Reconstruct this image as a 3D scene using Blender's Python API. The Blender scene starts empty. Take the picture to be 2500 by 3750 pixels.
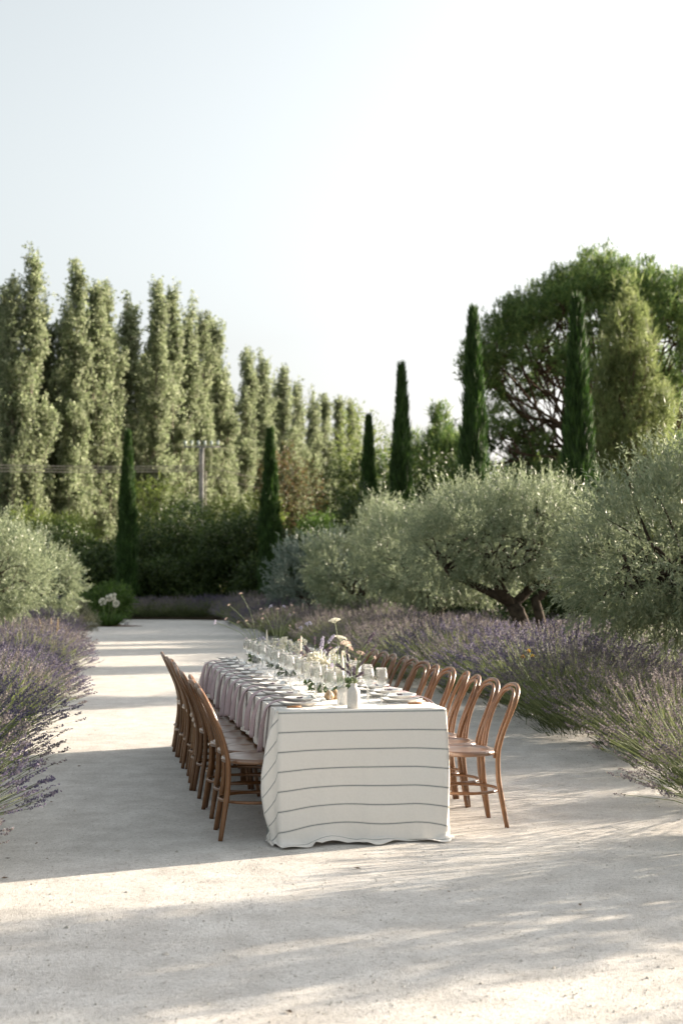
import bpy, math
import numpy as np
from mathutils import Vector

R = np.random.default_rng(11)
SC = bpy.context.scene
COL = SC.collection
rad = math.radians

# ------------------------------------------------------------------ camera, sky, sun, exposure
cam_data = bpy.data.cameras.new('camera')
cam = bpy.data.objects.new('camera', cam_data)
COL.objects.link(cam)
cam.location = (0, 0, 1.48)
cam.rotation_euler = (rad(90 + 2.72), 0, 0)
cam_data.sensor_fit = 'VERTICAL'
cam_data.sensor_height = 36
cam_data.sensor_width = 24
cam_data.lens = 50
cam_data.clip_start = 0.1
cam_data.clip_end = 2000
cam_data.dof.use_dof = True
cam_data.dof.focus_distance = 8.9
cam_data.dof.aperture_fstop = 3.0
SC.camera = cam

SUN_AZ, SUN_EL = 62.5, 14.5          # degrees from +Y towards +X, above the horizon
world = bpy.data.worlds.new('World')
SC.world = world
world.use_nodes = True
wn, wl = world.node_tree.nodes, world.node_tree.links
wn.clear()
sky = wn.new('ShaderNodeTexSky')
sky.sky_type = 'NISHITA'
sky.sun_disc = False
sky.sun_elevation = rad(SUN_EL)
sky.sun_rotation = rad(SUN_AZ)
sky.air_density = 1.0
sky.dust_density = 4.6
sky.ozone_density = 1.0
hsv = wn.new('ShaderNodeHueSaturation')
hsv.inputs['Saturation'].default_value = 0.27
hsv.inputs['Hue'].default_value = 0.465
bg = wn.new('ShaderNodeBackground')
bg.inputs['Strength'].default_value = 0.097
wout = wn.new('ShaderNodeOutputWorld')
wl.new(sky.outputs[0], hsv.inputs['Color'])
wl.new(hsv.outputs[0], bg.inputs['Color'])
wl.new(bg.outputs[0], wout.inputs['Surface'])

sun_data = bpy.data.lights.new('sun', 'SUN')
sun_data.energy = 4.6
sun_data.angle = rad(0.55)
sun_data.color = (1.0, 0.85, 0.67)
sun = bpy.data.objects.new('sun', sun_data)
COL.objects.link(sun)
sd = Vector((math.sin(rad(SUN_AZ)) * math.cos(rad(SUN_EL)), math.cos(rad(SUN_AZ)) * math.cos(rad(SUN_EL)), math.sin(rad(SUN_EL))))
sun.rotation_euler = sd.to_track_quat('Z', 'Y').to_euler()
sun.location = (60, 30, 40)

SC.view_settings.view_transform = 'Standard'
SC.view_settings.look = 'None'
SC.view_settings.exposure = 1.83
SC.view_settings.gamma = 1.0
SC.view_settings.use_curve_mapping = False
SC.cycles.use_denoising = True
SC.cycles.max_bounces = 14
SC.cycles.transmission_bounces = 14
SC.cycles.diffuse_bounces = 4
SC.cycles.transparent_max_bounces = 40
SC.cycles.sample_clamp_indirect = 6.0

# ------------------------------------------------------------------ small helpers
def unit(a):
    return a / np.maximum(np.linalg.norm(a, axis=-1, keepdims=True), 1e-9)

def rand_unit(n, rng):
    return unit(rng.normal(size=(n, 3)))

def mesh_of(name, parts, mat=None, smooth=False, uv=None):
    """parts: list of (V, F) with F an (m,3) or (m,4) index array -> one mesh"""
    Vs, idx, tot = [], [], []
    off = 0
    for V, F in parts:
        V = np.asarray(V, float).reshape(-1, 3)
        for Fk in (F if isinstance(F, (list, tuple)) else [F]):
            Fk = np.asarray(Fk, dtype=np.int64)
            if Fk.size == 0:
                continue
            idx.append((Fk + off).ravel())
            tot.append(np.full(len(Fk), Fk.shape[1]))
        Vs.append(V)
        off += len(V)
    V = np.concatenate(Vs); idx = np.concatenate(idx); tot = np.concatenate(tot)
    me = bpy.data.meshes.new(name)
    me.vertices.add(len(V)); me.vertices.foreach_set('co', V.astype(np.float32).ravel())
    me.loops.add(len(idx)); me.loops.foreach_set('vertex_index', idx.astype(np.int32))
    me.polygons.add(len(tot))
    start = np.concatenate([[0], np.cumsum(tot)[:-1]])
    me.polygons.foreach_set('loop_start', start.astype(np.int32))
    if smooth:
        me.polygons.foreach_set('use_smooth', np.ones(len(tot), bool))
    if uv is not None:
        l = me.uv_layers.new(name='weave')
        l.data.foreach_set('uv', np.asarray(uv, np.float32)[idx].ravel())
    me.update(calc_edges=True)
    if mat:
        me.materials.append(mat)
    return me

def link(name, data, parent=None, loc=None, rot=None, scale=None):
    o = bpy.data.objects.new(name, data)
    COL.objects.link(o)
    if parent is not None:
        o.parent = parent
    if loc is not None: o.location = loc
    if rot is not None: o.rotation_euler = rot if hasattr(rot, '__len__') else (0, 0, rot)
    if scale is not None: o.scale = scale if hasattr(scale, '__len__') else (scale,) * 3
    return o

def tag(o, label, cat, group=None):
    o['label'] = label; o['category'] = cat
    if group: o['group'] = group
    return o

def part(name, parts, mat, parent, smooth=False):
    return link(name, mesh_of(name, parts, mat, smooth), parent)

def copy_tree(src, loc, rot=None, scale=None, parent=None):
    c = src.copy(); COL.objects.link(c)
    if parent is not None:
        c.parent = parent
    if loc is not None: c.location = loc
    if rot is not None: c.rotation_euler = rot if hasattr(rot, '__len__') else (0, 0, rot)
    if scale is not None: c.scale = scale if hasattr(scale, '__len__') else (scale,) * 3
    for ch in src.children:
        copy_tree(ch, None, parent=c)
    return c

class Maker:
    """builds a thing once, later copies it"""
    def __init__(self, fn): self.fn, self.src = fn, None
    def __call__(self, loc, rot=0.0, scale=1.0):
        if self.src is None:
            self.src = self.fn()
            o = self.src
            o.location = loc
            o.rotation_euler = rot if hasattr(rot, '__len__') else (0, 0, rot)
            o.scale = scale if hasattr(scale, '__len__') else (scale,) * 3
            return o
        return copy_tree(self.src, loc, rot, scale)

def tube(pts, radii, n=8, closed=False, cap=True):
    P = np.asarray(pts, float)
    m = len(P)
    radii = np.broadcast_to(np.asarray(radii, float), (m,))
    T = np.gradient(P, axis=0) if not closed else (np.roll(P, -1, 0) - np.roll(P, 1, 0))
    T = unit(T)
    ref = np.array([0.0, 0, 1]) if abs(T[:, 2]).mean() < 0.8 else np.array([1.0, 0, 0])
    N = np.zeros_like(P)
    v = ref - T[0] * (ref @ T[0]); v /= np.linalg.norm(v)
    for i in range(m):
        v = v - T[i] * (v @ T[i]); v /= max(np.linalg.norm(v), 1e-9)
        N[i] = v
    B = np.cross(T, N)
    a = np.arange(n) * 2 * np.pi / n
    V = P[:, None] + radii[:, None, None] * (N[:, None] * np.cos(a)[None, :, None] + B[:, None] * np.sin(a)[None, :, None])
    V = V.reshape(-1, 3)
    rows = m if closed else m - 1
    i = np.arange(rows)[:, None] * n; j = np.arange(n)[None]
    nx = ((np.arange(rows)[:, None] + 1) % m) * n
    F = np.stack([i + j, i + (j + 1) % n, nx + (j + 1) % n, nx + j], -1).reshape(-1, 4)
    Fs = [F]
    if not closed and cap:
        c0, c1 = len(V), len(V) + 1
        V = np.concatenate([V, P[:1], P[-1:]])
        k = np.arange(n)
        Fs.append(np.stack([np.full(n, c0), (k + 1) % n, k], -1))
        Fs.append(np.stack([np.full(n, c1), (m - 1) * n + k, (m - 1) * n + (k + 1) % n], -1))
    return V, Fs

def lathe(prof, n=24, rib=None):
    """prof: (r, z) list, from bottom axis outwards"""
    pr = np.asarray(prof, float)
    a = np.arange(n) * 2 * np.pi / n
    r = np.repeat(pr[:, :1], n, 1)
    if rib is not None:
        r = r * (1 + np.asarray(rib)[:, None] * np.cos(a * n / 4)[None])
    V = np.stack([r * np.cos(a), r * np.sin(a), np.repeat(pr[:, 1:], n, 1)], -1).reshape(-1, 3)
    m = len(pr)
    i = np.arange(m - 1)[:, None] * n; j = np.arange(n)[None]
    F = np.stack([i + j, i + (j + 1) % n, i + n + (j + 1) % n, i + n + j], -1).reshape(-1, 4)
    return V, F

def spline(pts, k=8):
    P = np.asarray(pts, float)
    Q = np.concatenate([[2 * P[0] - P[1]], P, [2 * P[-1] - P[-2]]])
    out = []
    for i in range(1, len(Q) - 2):
        t = np.linspace(0, 1, k, endpoint=False)[:, None]
        a, b, c, d = Q[i - 1], Q[i], Q[i + 1], Q[i + 2]
        out.append(0.5 * (2 * b + (c - a) * t + (2 * a - 5 * b + 4 * c - d) * t ** 2 + (3 * b - a - 3 * c + d) * t ** 3))
    out.append(P[-1:])
    return np.concatenate(out)

def box(cx, cy, cz, sx, sy, sz):
    v = np.array([[x, y, z] for x in (-.5, .5) for y in (-.5, .5) for z in (-.5, .5)]) * [sx, sy, sz] + [cx, cy, cz]
    f = [[0, 1, 3, 2], [4, 6, 7, 5], [0, 4, 5, 1], [2, 3, 7, 6], [0, 2, 6, 4], [1, 5, 7, 3]]
    return v, np.array(f)

def blades(P, D, S, L, W, mid=0.45):
    n = len(P)
    L = np.broadcast_to(np.asarray(L, float), (n,))[:, None]; W = np.broadcast_to(np.asarray(W, float), (n,))[:, None]
    m = P + D * L * mid
    V = np.stack([P, m + S * W * .5, P + D * L, m - S * W * .5], 1).reshape(-1, 3)
    return V, np.arange(4 * n).reshape(n, 4)

def slivers(P, D, S, L, W):
    n = len(P)
    L = np.broadcast_to(np.asarray(L, float), (n,))[:, None]; W = np.broadcast_to(np.asarray(W, float), (n,))[:, None]
    V = np.stack([P - S * W * .5, P + S * W * .5, P + D * L], 1).reshape(-1, 3)
    return V, np.arange(3 * n).reshape(n, 3)

def perp(D, rng):
    return unit(np.cross(D, rand_unit(len(D), rng)))

def shoots(B, D, length, n_per, ang, rng, lo=0.08):
    """leaf base points, directions, sides along shoots"""
    n = len(B)
    length = np.broadcast_to(np.asarray(length, float), (n,))
    t = np.linspace(lo, 1, n_per)
    P = B[:, None] + D[:, None] * (length[:, None] * t)[..., None]
    Dr = np.repeat(D[:, None], n_per, 1).reshape(-1, 3)
    q = perp(Dr, rng)
    a = (ang * rng.uniform(.6, 1.25, n * n_per))[:, None]
    LD = unit(Dr * np.cos(a) + q * np.sin(a))
    return P.reshape(-1, 3), LD, perp(LD, rng)

def in_lobes(lobes, n, rng, shell=0.72, deep=0.66):
    """random points in the outer shell of a union of ellipsoids + outward normals"""
    L = np.asarray(lobes, float)
    w = (L[:, 3] * L[:, 4] + L[:, 3] * L[:, 5] + L[:, 4] * L[:, 5])
    k = rng.choice(len(L), size=int(n * 1.9) + 20, p=w / w.sum())
    u = rand_unit(len(k), rng)
    r = 1 - (1 - shell) * rng.random(len(k)) ** 0.8 + rng.normal(size=len(k)) * .03
    P = L[k, :3] + u * L[k, 3:] * r[:, None]
    N = unit(u / L[k, 3:])
    q = np.linalg.norm((P[:, None] - L[None, :, :3]) / L[None, :, 3:], axis=-1)
    ok = q.min(1) > deep
    return P[ok][:n], N[ok][:n]

# ------------------------------------------------------------------ materials
def new_mat(name):
    m = bpy.data.materials.new(name); m.use_nodes = True
    nt = m.node_tree
    return m, nt.nodes, nt.links, nt.nodes['Principled BSDF'], nt.nodes['Material Output']

def ramp(N, stops):
    r = N.new('ShaderNodeValToRGB')
    el = r.color_ramp.elements
    while len(el) < len(stops): el.new(0.5)
    for e, (p, c) in zip(el, stops):
        e.position = p; e.color = (*c, 1)
    return r

def mat_simple(name, col, rough=0.6, spec=0.5, var=0.0, scale=30, bump=0.0, bscale=200, coat=0.0, sss=0.0):
    m, N, L, p, out = new_mat(name)
    p.inputs['Base Color'].default_value = (*col, 1)
    p.inputs['Roughness'].default_value = rough
    p.inputs['Specular IOR Level'].default_value = spec
    p.inputs['Coat Weight'].default_value = coat
    if sss:
        p.inputs['Subsurface Weight'].default_value = sss
        p.inputs['Subsurface Radius'].default_value = (.02, .015, .01)
        p.inputs['Subsurface Scale'].default_value = .5
    tc = N.new('ShaderNodeTexCoord')
    if var:
        no = N.new('ShaderNodeTexNoise'); no.inputs['Scale'].default_value = scale; no.inputs['Detail'].default_value = 6
        L.new(tc.outputs['Object'], no.inputs['Vector'])
        r = ramp(N, [(0.25, tuple(c * (1 - var) for c in col)), (0.75, tuple(min(1, c * (1 + var)) for c in col))])
        L.new(no.outputs['Fac'], r.inputs[0]); L.new(r.outputs[0], p.inputs['Base Color'])
    if bump:
        nb = N.new('ShaderNodeTexNoise'); nb.inputs['Scale'].default_value = bscale; nb.inputs['Detail'].default_value = 4
        L.new(tc.outputs['Object'], nb.inputs['Vector'])
        b = N.new('ShaderNodeBump'); b.inputs['Strength'].default_value = bump; b.inputs['Distance'].default_value = .004
        L.new(nb.outputs['Fac'], b.inputs['Height']); L.new(b.outputs[0], p.inputs['Normal'])
    return m

def mat_leaf(name, cols, trans=0.35, rough=0.5, back=None, tcol=None, spec=0.4, patch=0.0):
    """cols: colours picked per leaf; back: underside colour; patch: growth patches of tone in the crown"""
    m, N, L, p, out = new_mat(name)
    geo = N.new('ShaderNodeNewGeometry')
    r = ramp(N, [(i / max(1, len(cols) - 1), c) for i, c in enumerate(cols)])
    L.new(geo.outputs['Random Per Island'], r.inputs[0])
    col = r.outputs[0]
    if patch:
        tc = N.new('ShaderNodeTexCoord')
        no = N.new('ShaderNodeTexNoise'); no.inputs['Scale'].default_value = patch; no.inputs['Detail'].default_value = 2
        L.new(tc.outputs['Object'], no.inputs['Vector'])
        hs = N.new('ShaderNodeHueSaturation')
        mr = N.new('ShaderNodeMapRange')
        mr.inputs['From Min'].default_value = .3; mr.inputs['From Max'].default_value = .7
        mr.inputs['To Min'].default_value = .8; mr.inputs['To Max'].default_value = 1.25
        L.new(no.outputs['Fac'], mr.inputs['Value']); L.new(mr.outputs[0], hs.inputs['Value'])
        L.new(col, hs.inputs['Color']); col = hs.outputs[0]
    if back:
        mx = N.new('ShaderNodeMix'); mx.data_type = 'RGBA'
        L.new(geo.outputs['Backfacing'], mx.inputs[0])
        L.new(col, mx.inputs[6]); mx.inputs[7].default_value = (*back, 1)
        col = mx.outputs[2]
    L.new(col, p.inputs['Base Color'])
    p.inputs['Roughness'].default_value = rough
    p.inputs['Specular IOR Level'].default_value = spec
    tr = N.new('ShaderNodeBsdfTranslucent')
    if tcol: tr.inputs['Color'].default_value = (*tcol, 1)
    else: L.new(col, tr.inputs['Color'])
    ms = N.new('ShaderNodeMixShader'); ms.inputs[0].default_value = trans
    L.new(p.outputs[0], ms.inputs[1]); L.new(tr.outputs[0], ms.inputs[2]); L.new(ms.outputs[0], out.inputs['Surface'])
    return m

def mat_wood(name):
    m, N, L, p, out = new_mat(name)
    tc = N.new('ShaderNodeTexCoord')
    mp = N.new('ShaderNodeMapping'); mp.inputs['Scale'].default_value = (26, 26, 5)
    L.new(tc.outputs['Object'], mp.inputs['Vector'])
    no = N.new('ShaderNodeTexNoise'); no.inputs['Scale'].default_value = 2.2; no.inputs['Detail'].default_value = 8; no.inputs['Distortion'].default_value = .6
    L.new(mp.outputs[0], no.inputs['Vector'])
    r = ramp(N, [(0.2, (.11, .047, .015)), (0.55, (.155, .068, .023)), (0.85, (.205, .096, .035))])
    L.new(no.outputs['Fac'], r.inputs[0])
    oi = N.new('ShaderNodeObjectInfo')
    hs = N.new('ShaderNodeHueSaturation')
    mr = N.new('ShaderNodeMapRange'); mr.inputs['To Min'].default_value = .82; mr.inputs['To Max'].default_value = 1.15
    L.new(oi.outputs['Random'], mr.inputs['Value']); L.new(mr.outputs[0], hs.inputs['Value'])
    L.new(r.outputs[0], hs.inputs['Color']); L.new(hs.outputs[0], p.inputs['Base Color'])
    p.inputs['Roughness'].default_value = .38; p.inputs['Coat Weight'].default_value = .22; p.inputs['Coat Roughness'].default_value = .2
    n2 = N.new('ShaderNodeTexNoise'); n2.inputs['Scale'].default_value = 14
    L.new(tc.outputs['Object'], n2.inputs['Vector'])
    m2 = N.new('ShaderNodeMapRange'); m2.inputs['To Min'].default_value = .28; m2.inputs['To Max'].default_value = .5
    L.new(n2.outputs['Fac'], m2.inputs['Value']); L.new(m2.outputs[0], p.inputs['Roughness'])
    b = N.new('ShaderNodeBump'); b.inputs['Strength'].default_value = .06; b.inputs['Distance'].default_value = .001
    L.new(no.outputs['Fac'], b.inputs['Height']); L.new(b.outputs[0], p.inputs['Normal'])
    return m

def mat_path(name):
    m, N, L, p, out = new_mat(name)
    tc = N.new('ShaderNodeTexCoord')
    def noise(s, d=4, ro=.6):
        n = N.new('ShaderNodeTexNoise'); n.inputs['Scale'].default_value = s; n.inputs['Detail'].default_value = d
        n.inputs['Roughness'].default_value = ro
        L.new(tc.outputs['Object'], n.inputs['Vector']); return n
    big, midn, fine, grain = noise(.55, 5), noise(4.0, 6, .7), noise(45, 5, .75), noise(170, 2)
    r1 = ramp(N, [(.3, (.55, .538, .52)), (.7, (.64, .628, .61))]); L.new(big.outputs['Fac'], r1.inputs[0])
    r2 = ramp(N, [(.3, (.76, .74, .715)), (.65, (1.06, 1.05, 1.03))]); L.new(midn.outputs['Fac'], r2.inputs[0])
    r3 = ramp(N, [(.30, (.50, .47, .43)), (.46, (1, 1, 1)), (.75, (1.12, 1.11, 1.10))]); L.new(fine.outputs['Fac'], r3.inputs[0])
    r4 = ramp(N, [(.28, (.55, .52, .48)), (.44, (1, 1, 1))]); L.new(grain.outputs['Fac'], r4.inputs[0])
    c = r1.outputs[0]
    for rr in (r2, r3, r4):
        mx = N.new('ShaderNodeMix'); mx.data_type = 'RGBA'; mx.blend_type = 'MULTIPLY'; mx.inputs[0].default_value = 1
        L.new(c, mx.inputs[6]); L.new(rr.outputs[0], mx.inputs[7]); c = mx.outputs[2]
    L.new(c, p.inputs['Base Color'])
    p.inputs['Roughness'].default_value = .95; p.inputs['Specular IOR Level'].default_value = .15
    ad = N.new('ShaderNodeMath'); ad.operation = 'ADD'
    L.new(fine.outputs['Fac'], ad.inputs[0]); L.new(grain.outputs['Fac'], ad.inputs[1])
    ad2 = N.new('ShaderNodeMath'); ad2.operation = 'MULTIPLY_ADD'
    L.new(midn.outputs['Fac'], ad2.inputs[0]); ad2.inputs[1].default_value = 1.6; L.new(ad.outputs[0], ad2.inputs[2])
    b = N.new('ShaderNodeBump'); b.inputs['Strength'].default_value = .55; b.inputs['Distance'].default_value = .008
    L.new(ad2.outputs[0], b.inputs['Height']); L.new(b.outputs[0], p.inputs['Normal'])
    return m

def mat_cloth(name, stripes=True):
    m, N, L, p, out = new_mat(name)
    uvn = N.new('ShaderNodeUVMap'); uvn.uv_map = 'weave'
    sep = N.new('ShaderNodeSeparateXYZ'); L.new(uvn.outputs[0], sep.inputs[0])
    tc = N.new('ShaderNodeTexCoord')
    no = N.new('ShaderNodeTexNoise'); no.inputs['Scale'].default_value = 90; no.inputs['Detail'].default_value = 5
    L.new(tc.outputs['Object'], no.inputs['Vector'])
    base = ramp(N, [(.3, (.82, .785, .735)), (.7, (.855, .82, .77))]); L.new(no.outputs['Fac'], base.inputs[0])
    def math_(op, a, b=None):
        n = N.new('ShaderNodeMath'); n.operation = op
        for i, x in enumerate((a, b)):
            if x is None: continue
            if isinstance(x, (int, float)): n.inputs[i].default_value = x
            else: L.new(x, n.inputs[i])
        return n.outputs[0]
    u = math_('DIVIDE', math_('ADD', sep.outputs[0], 50.5 * .1055 + .011), .1055)
    fr = math_('FRACT', u)
    def band(c, w):
        return math_('LESS_THAN', math_('ABSOLUTE', math_('SUBTRACT', fr, c)), w)
    main = band(.5, .026); thin = math_('MAXIMUM', band(.445, .006), band(.555, .006))
    mask = math_('MAXIMUM', main, math_('MULTIPLY', thin, .6))
    mx = N.new('ShaderNodeMix'); mx.data_type = 'RGBA'
    L.new(math_('MULTIPLY', mask, .88), mx.inputs[0]); L.new(base.outputs[0], mx.inputs[6]); mx.inputs[7].default_value = (.15, .17, .165, 1)
    L.new(mx.outputs[2], p.inputs['Base Color'])
    p.inputs['Roughness'].default_value = .9; p.inputs['Specular IOR Level'].default_value = .15
    p.inputs['Sheen Weight'].default_value = .15
    w1 = N.new('ShaderNodeTexNoise'); w1.inputs['Scale'].default_value = 420
    L.new(tc.outputs['Object'], w1.inputs['Vector'])
    w2 = N.new('ShaderNodeTexNoise'); w2.inputs['Scale'].default_value = 9; w2.inputs['Detail'].default_value = 3
    L.new(tc.outputs['Object'], w2.inputs['Vector'])
    b = N.new('ShaderNodeBump'); b.inputs['Strength'].default_value = .3; b.inputs['Distance'].default_value = .0012
    L.new(w1.outputs['Fac'], b.inputs['Height'])
    b2 = N.new('ShaderNodeBump'); b2.inputs['Strength'].default_value = .35; b2.inputs['Distance'].default_value = .02
    L.new(w2.outputs['Fac'], b2.inputs['Height']); L.new(b.outputs[0], b2.inputs['Normal'])
    L.new(b2.outputs[0], p.inputs['Normal'])
    tr = N.new('ShaderNodeBsdfTranslucent'); L.new(mx.outputs[2], tr.inputs['Color'])
    ms = N.new('ShaderNodeMixShader'); ms.inputs[0].default_value = .12
    L.new(p.outputs[0], ms.inputs[1]); L.new(tr.outputs[0], ms.inputs[2]); L.new(ms.outputs[0], out.inputs['Surface'])
    return m

def mat_glass(name):
    m, N, L, p, out = new_mat(name)
    N.remove(p)
    gl = N.new('ShaderNodeBsdfGlass'); gl.inputs['IOR'].default_value = 1.46; gl.inputs['Roughness'].default_value = .0
    gl.inputs['Color'].default_value = (.99, .995, .99, 1)
    tr = N.new('ShaderNodeBsdfTransparent'); tr.inputs['Color'].default_value = (.97, .975, .975, 1)
    ms = N.new('ShaderNodeMixShader'); ms.inputs[0].default_value = .5
    L.new(tr.outputs[0], ms.inputs[1]); L.new(gl.outputs[0], ms.inputs[2])
    L.new(ms.outputs[0], out.inputs['Surface'])
    return m

M = {}
M['path'] = mat_path('pale crushed limestone')
M['soil'] = mat_simple('dry garden soil', (.11, .085, .055), .95, .1, .45, 1.3, .6, 30)
M['pebble'] = mat_simple('limestone chips', (.47, .44, .395), .9, .2, .35, 9)
M['wood'] = mat_wood('stained bentwood')
M['seat'] = mat_wood('polished seat'); q_ = M['seat'].node_tree.nodes['Principled BSDF']; q_.inputs['Coat Weight'].default_value = 1.0; q_.inputs['Coat Roughness'].default_value = .3; q_.inputs['Coat IOR'].default_value = 1.7
M['cloth'] = mat_cloth('striped linen')
M['mauve'] = mat_simple('mauve linen', (.47, .375, .392), .92, .15, .08, 60, .3, 350)
M['plate'] = mat_simple('grey stoneware', (.55, .55, .535), .32, .5, .06, 25)
M['plate_light'] = mat_simple('pale stoneware', (.66, .65, .625), .3, .5, .05, 25)
M['glass'] = mat_glass('ribbed clear glass')
M['wax'] = mat_simple('ivory wax', (.72, .67, .57), .5, .4, 0, sss=.4)
M['wick'] = mat_simple('burnt wick', (.03, .025, .02), .9)
M['speckle'] = mat_simple('speckled ceramic', (.60, .57, .52), .5, .4, .16, 160, .2, 120)
M['bottle_white'] = mat_simple('white ceramic', (.72, .71, .68), .45, .4, .04, 60)
M['bowl'] = mat_simple('grey ceramic', (.40, .40, .38), .5, .4, .12, 60)
M['pear'] = mat_simple('russet pear skin', (.33, .23, .13), .55, .4, .3, 60)
M['steel'] = mat_simple('brushed steel', (.6, .6, .6), .25); M['steel'].node_tree.nodes['Principled BSDF'].inputs['Metallic'].default_value = 1
M['handle'] = mat_simple('cutlery beech', (.36, .17, .07), .45, .4, .2, 80)
M['card'] = mat_simple('white card', (.78, .77, .74), .8, .2)
M['bark'] = mat_simple('olive bark', (.05, .04, .03), .95, .1, .5, 14, .9, 40)
M['bark_pine'] = mat_simple('pine bark', (.105, .07, .048), .95, .1, .4, 9, .8, 25)
M['bark_poplar'] = mat_simple('poplar bark', (.20, .175, .14), .9, .1, .35, 5, .6, 12)
M['concrete'] = mat_simple('weathered concrete', (.26, .255, .24), .9, .2, .15, 6, .3, 60)
M['wire'] = mat_simple('power cable', (.30, .27, .22), .6)
M['insulator'] = mat_simple('glass insulator', (.36, .43, .40), .15, .6)
M['mulch'] = mat_simple('bark mulch', (.12, .07, .045), .95, .1, .4, 20, .6, 60)
M['rock'] = mat_simple('grey boulder', (.30, .29, .28), .9, .2, .25, 6, .6, 30)

M['olive'] = mat_leaf('olive leaves', [(.052, .09, .046), (.105, .155, .082), (.185, .24, .145), (.34, .38, .27)], .38, .42, back=(.28, .315, .19), tcol=(.27, .315, .195), spec=.4, patch=1.6)
M['olive_cool'] = mat_leaf('blue grey leaves', [(.07, .11, .085), (.12, .17, .135), (.16, .2, .16)], .2, .5, back=(.2, .24, .2), patch=1.6)
M['poplar'] = mat_leaf('poplar leaves', [(.11, .145, .068), (.20, .245, .125), (.29, .33, .195), (.37, .40, .275)], .54, .55, spec=.25, patch=.7)
M['pine'] = mat_leaf('pine needles', [(.05, .10, .03), (.09, .16, .042), (.15, .22, .06), (.25, .31, .095)], .46, .55, patch=.6)
M['pine_light'] = mat_leaf('young pine needles', [(.12, .165, .055), (.2, .245, .09), (.28, .315, .14)], .5, .5, patch=.9)
M['cypress'] = mat_leaf('cypress sprays', [(.016, .042, .009), (.032, .076, .014), (.07, .135, .026)], .25, .6, patch=1.5)
M['hedge'] = mat_leaf('dark laurel leaves', [(.018, .038, .010), (.036, .066, .015), (.062, .1, .023), (.1, .135, .035)], .32, .45, patch=.8)
M['hedge_light'] = mat_leaf('light shrub leaves', [(.09, .135, .028), (.155, .21, .045), (.22, .26, .07)], .5, .5, patch=.8)
M['bright'] = mat_leaf('bright green leaves', [(.05, .10, .018), (.08, .15, .025), (.12, .19, .04)], .42, .5, patch=.9)
M['russet'] = mat_leaf('russet leaves', [(.12, .065, .03), (.16, .10, .045), (.13, .12, .045), (.10, .12, .04), (.09, .12, .04)], .4, .5, patch=.9)
M['lav_leaf'] = mat_leaf('lavender foliage', [(.05, .07, .03), (.08, .105, .045), (.115, .14, .065)], .3, .6)
M['lav_stem'] = mat_leaf('lavender stems', [(.09, .12, .045), (.15, .185, .075), (.23, .25, .12)], .38, .6)
M['lav_spike'] = mat_leaf('lavender flowers', [(.045, .040, .085), (.09, .078, .14), (.155, .135, .19), (.215, .19, .22)], .25, .7, patch=2.0)
M['lav_faded'] = mat_leaf('fading lavender flowers', [(.075, .064, .085), (.145, .125, .14), (.225, .195, .195), (.28, .25, .215)], .28, .7, patch=2.0)
M['strap'] = mat_leaf('strap leaves', [(.05, .10, .02), (.08, .14, .03)], .35, .4)
M['santolina'] = mat_leaf('silver foliage', [(.14, .15, .09), (.2, .205, .13), (.25, .25, .17)], .2, .7)
M['straw'] = mat_leaf('dry grass plumes', [(.36, .28, .17), (.48, .4, .27)], .4, .8)
M['yellow'] = mat_leaf('yellow petals', [(.62, .38, .04), (.7, .46, .07)], .3, .6)
M['petal'] = mat_leaf('cream petals', [(.66, .64, .52), (.76, .74, .64), (.8, .78, .7)], .3, .6)
M['petal_pink'] = mat_leaf('dusty pink florets', [(.55, .4, .34), (.66, .52, .44)], .3, .6)
M['petal_lilac'] = mat_leaf('lilac florets', [(.42, .40, .50), (.56, .53, .62)], .3, .6)
M['sprig'] = mat_leaf('dark lavender', [(.10, .078, .11), (.19, .155, .185)], .3, .7)
M['stem'] = mat_simple('green stems', (.16, .2, .08), .6)
M['leaf'] = mat_leaf('vine leaves', [(.045, .08, .03), (.085, .13, .05), (.13, .175, .075)], .35, .45)
M['deadleaf'] = mat_leaf('dead leaves', [(.10, .06, .035), (.17, .11, .06)], .1, .8)

# ------------------------------------------------------------------ setting: ground and path
def edge_right(y): return 2.60 - .159 * (y - 9.0)
def edge_left(y): return -2.08 - .153 * (y - 8.5)

def grid_sheet(name, xs, ys, z, mat):
    X, Y = np.meshgrid(xs, ys)
    V = np.stack([X, Y, np.full_like(X, z)], -1).reshape(-1, 3)
    nx, ny = len(xs), len(ys)
    i = np.arange(ny - 1)[:, None] * nx; j = np.arange(nx - 1)[None]
    F = np.stack([i + j, i + j + 1, i + nx + j + 1, i + nx + j], -1).reshape(-1, 4)
    o = link(name, mesh_of(name, [(V, F)], mat)); o['kind'] = 'structure'
    return o

grid_sheet('ground', np.linspace(-600, 600, 25), np.linspace(-100, 1200, 25), -.008, M['soil'])
ys = np.arange(-8, 53.01, .35)
rows = []
for y in ys:
    w = .06 * math.sin(y * 1.9) + .05 * math.sin(y * 4.3 + 1)
    xl = edge_left(y) - .55 + w; xr = edge_right(y) + .62 + .05 * math.sin(y * 2.3 + 2) + .05 * math.sin(y * 5.1)
    if y < 7.5:
        xl -= (7.5 - y) * .8; xr += (7.5 - y) * .6
    if y > 47:
        k = min(1, (y - 47) / 3.0); xl -= 9 * k * k
    if y > 50:
        xr -= (y - 50) ** 2 * .35
    rows.append(np.linspace(xl, xr, 13))
Xp = np.array(rows); Yp = np.repeat(ys[:, None], 13, 1)
Vp = np.stack([Xp, Yp, np.zeros_like(Xp)], -1).reshape(-1, 3)
i_ = np.arange(len(ys) - 1)[:, None] * 13; j_ = np.arange(12)[None]
Fp = np.stack([i_ + j_, i_ + j_ + 1, i_ + 13 + j_ + 1, i_ + 13 + j_], -1).reshape(-1, 4)
o = link('path', mesh_of('path', [(Vp, Fp)], M['path'])); o['kind'] = 'structure'

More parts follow.
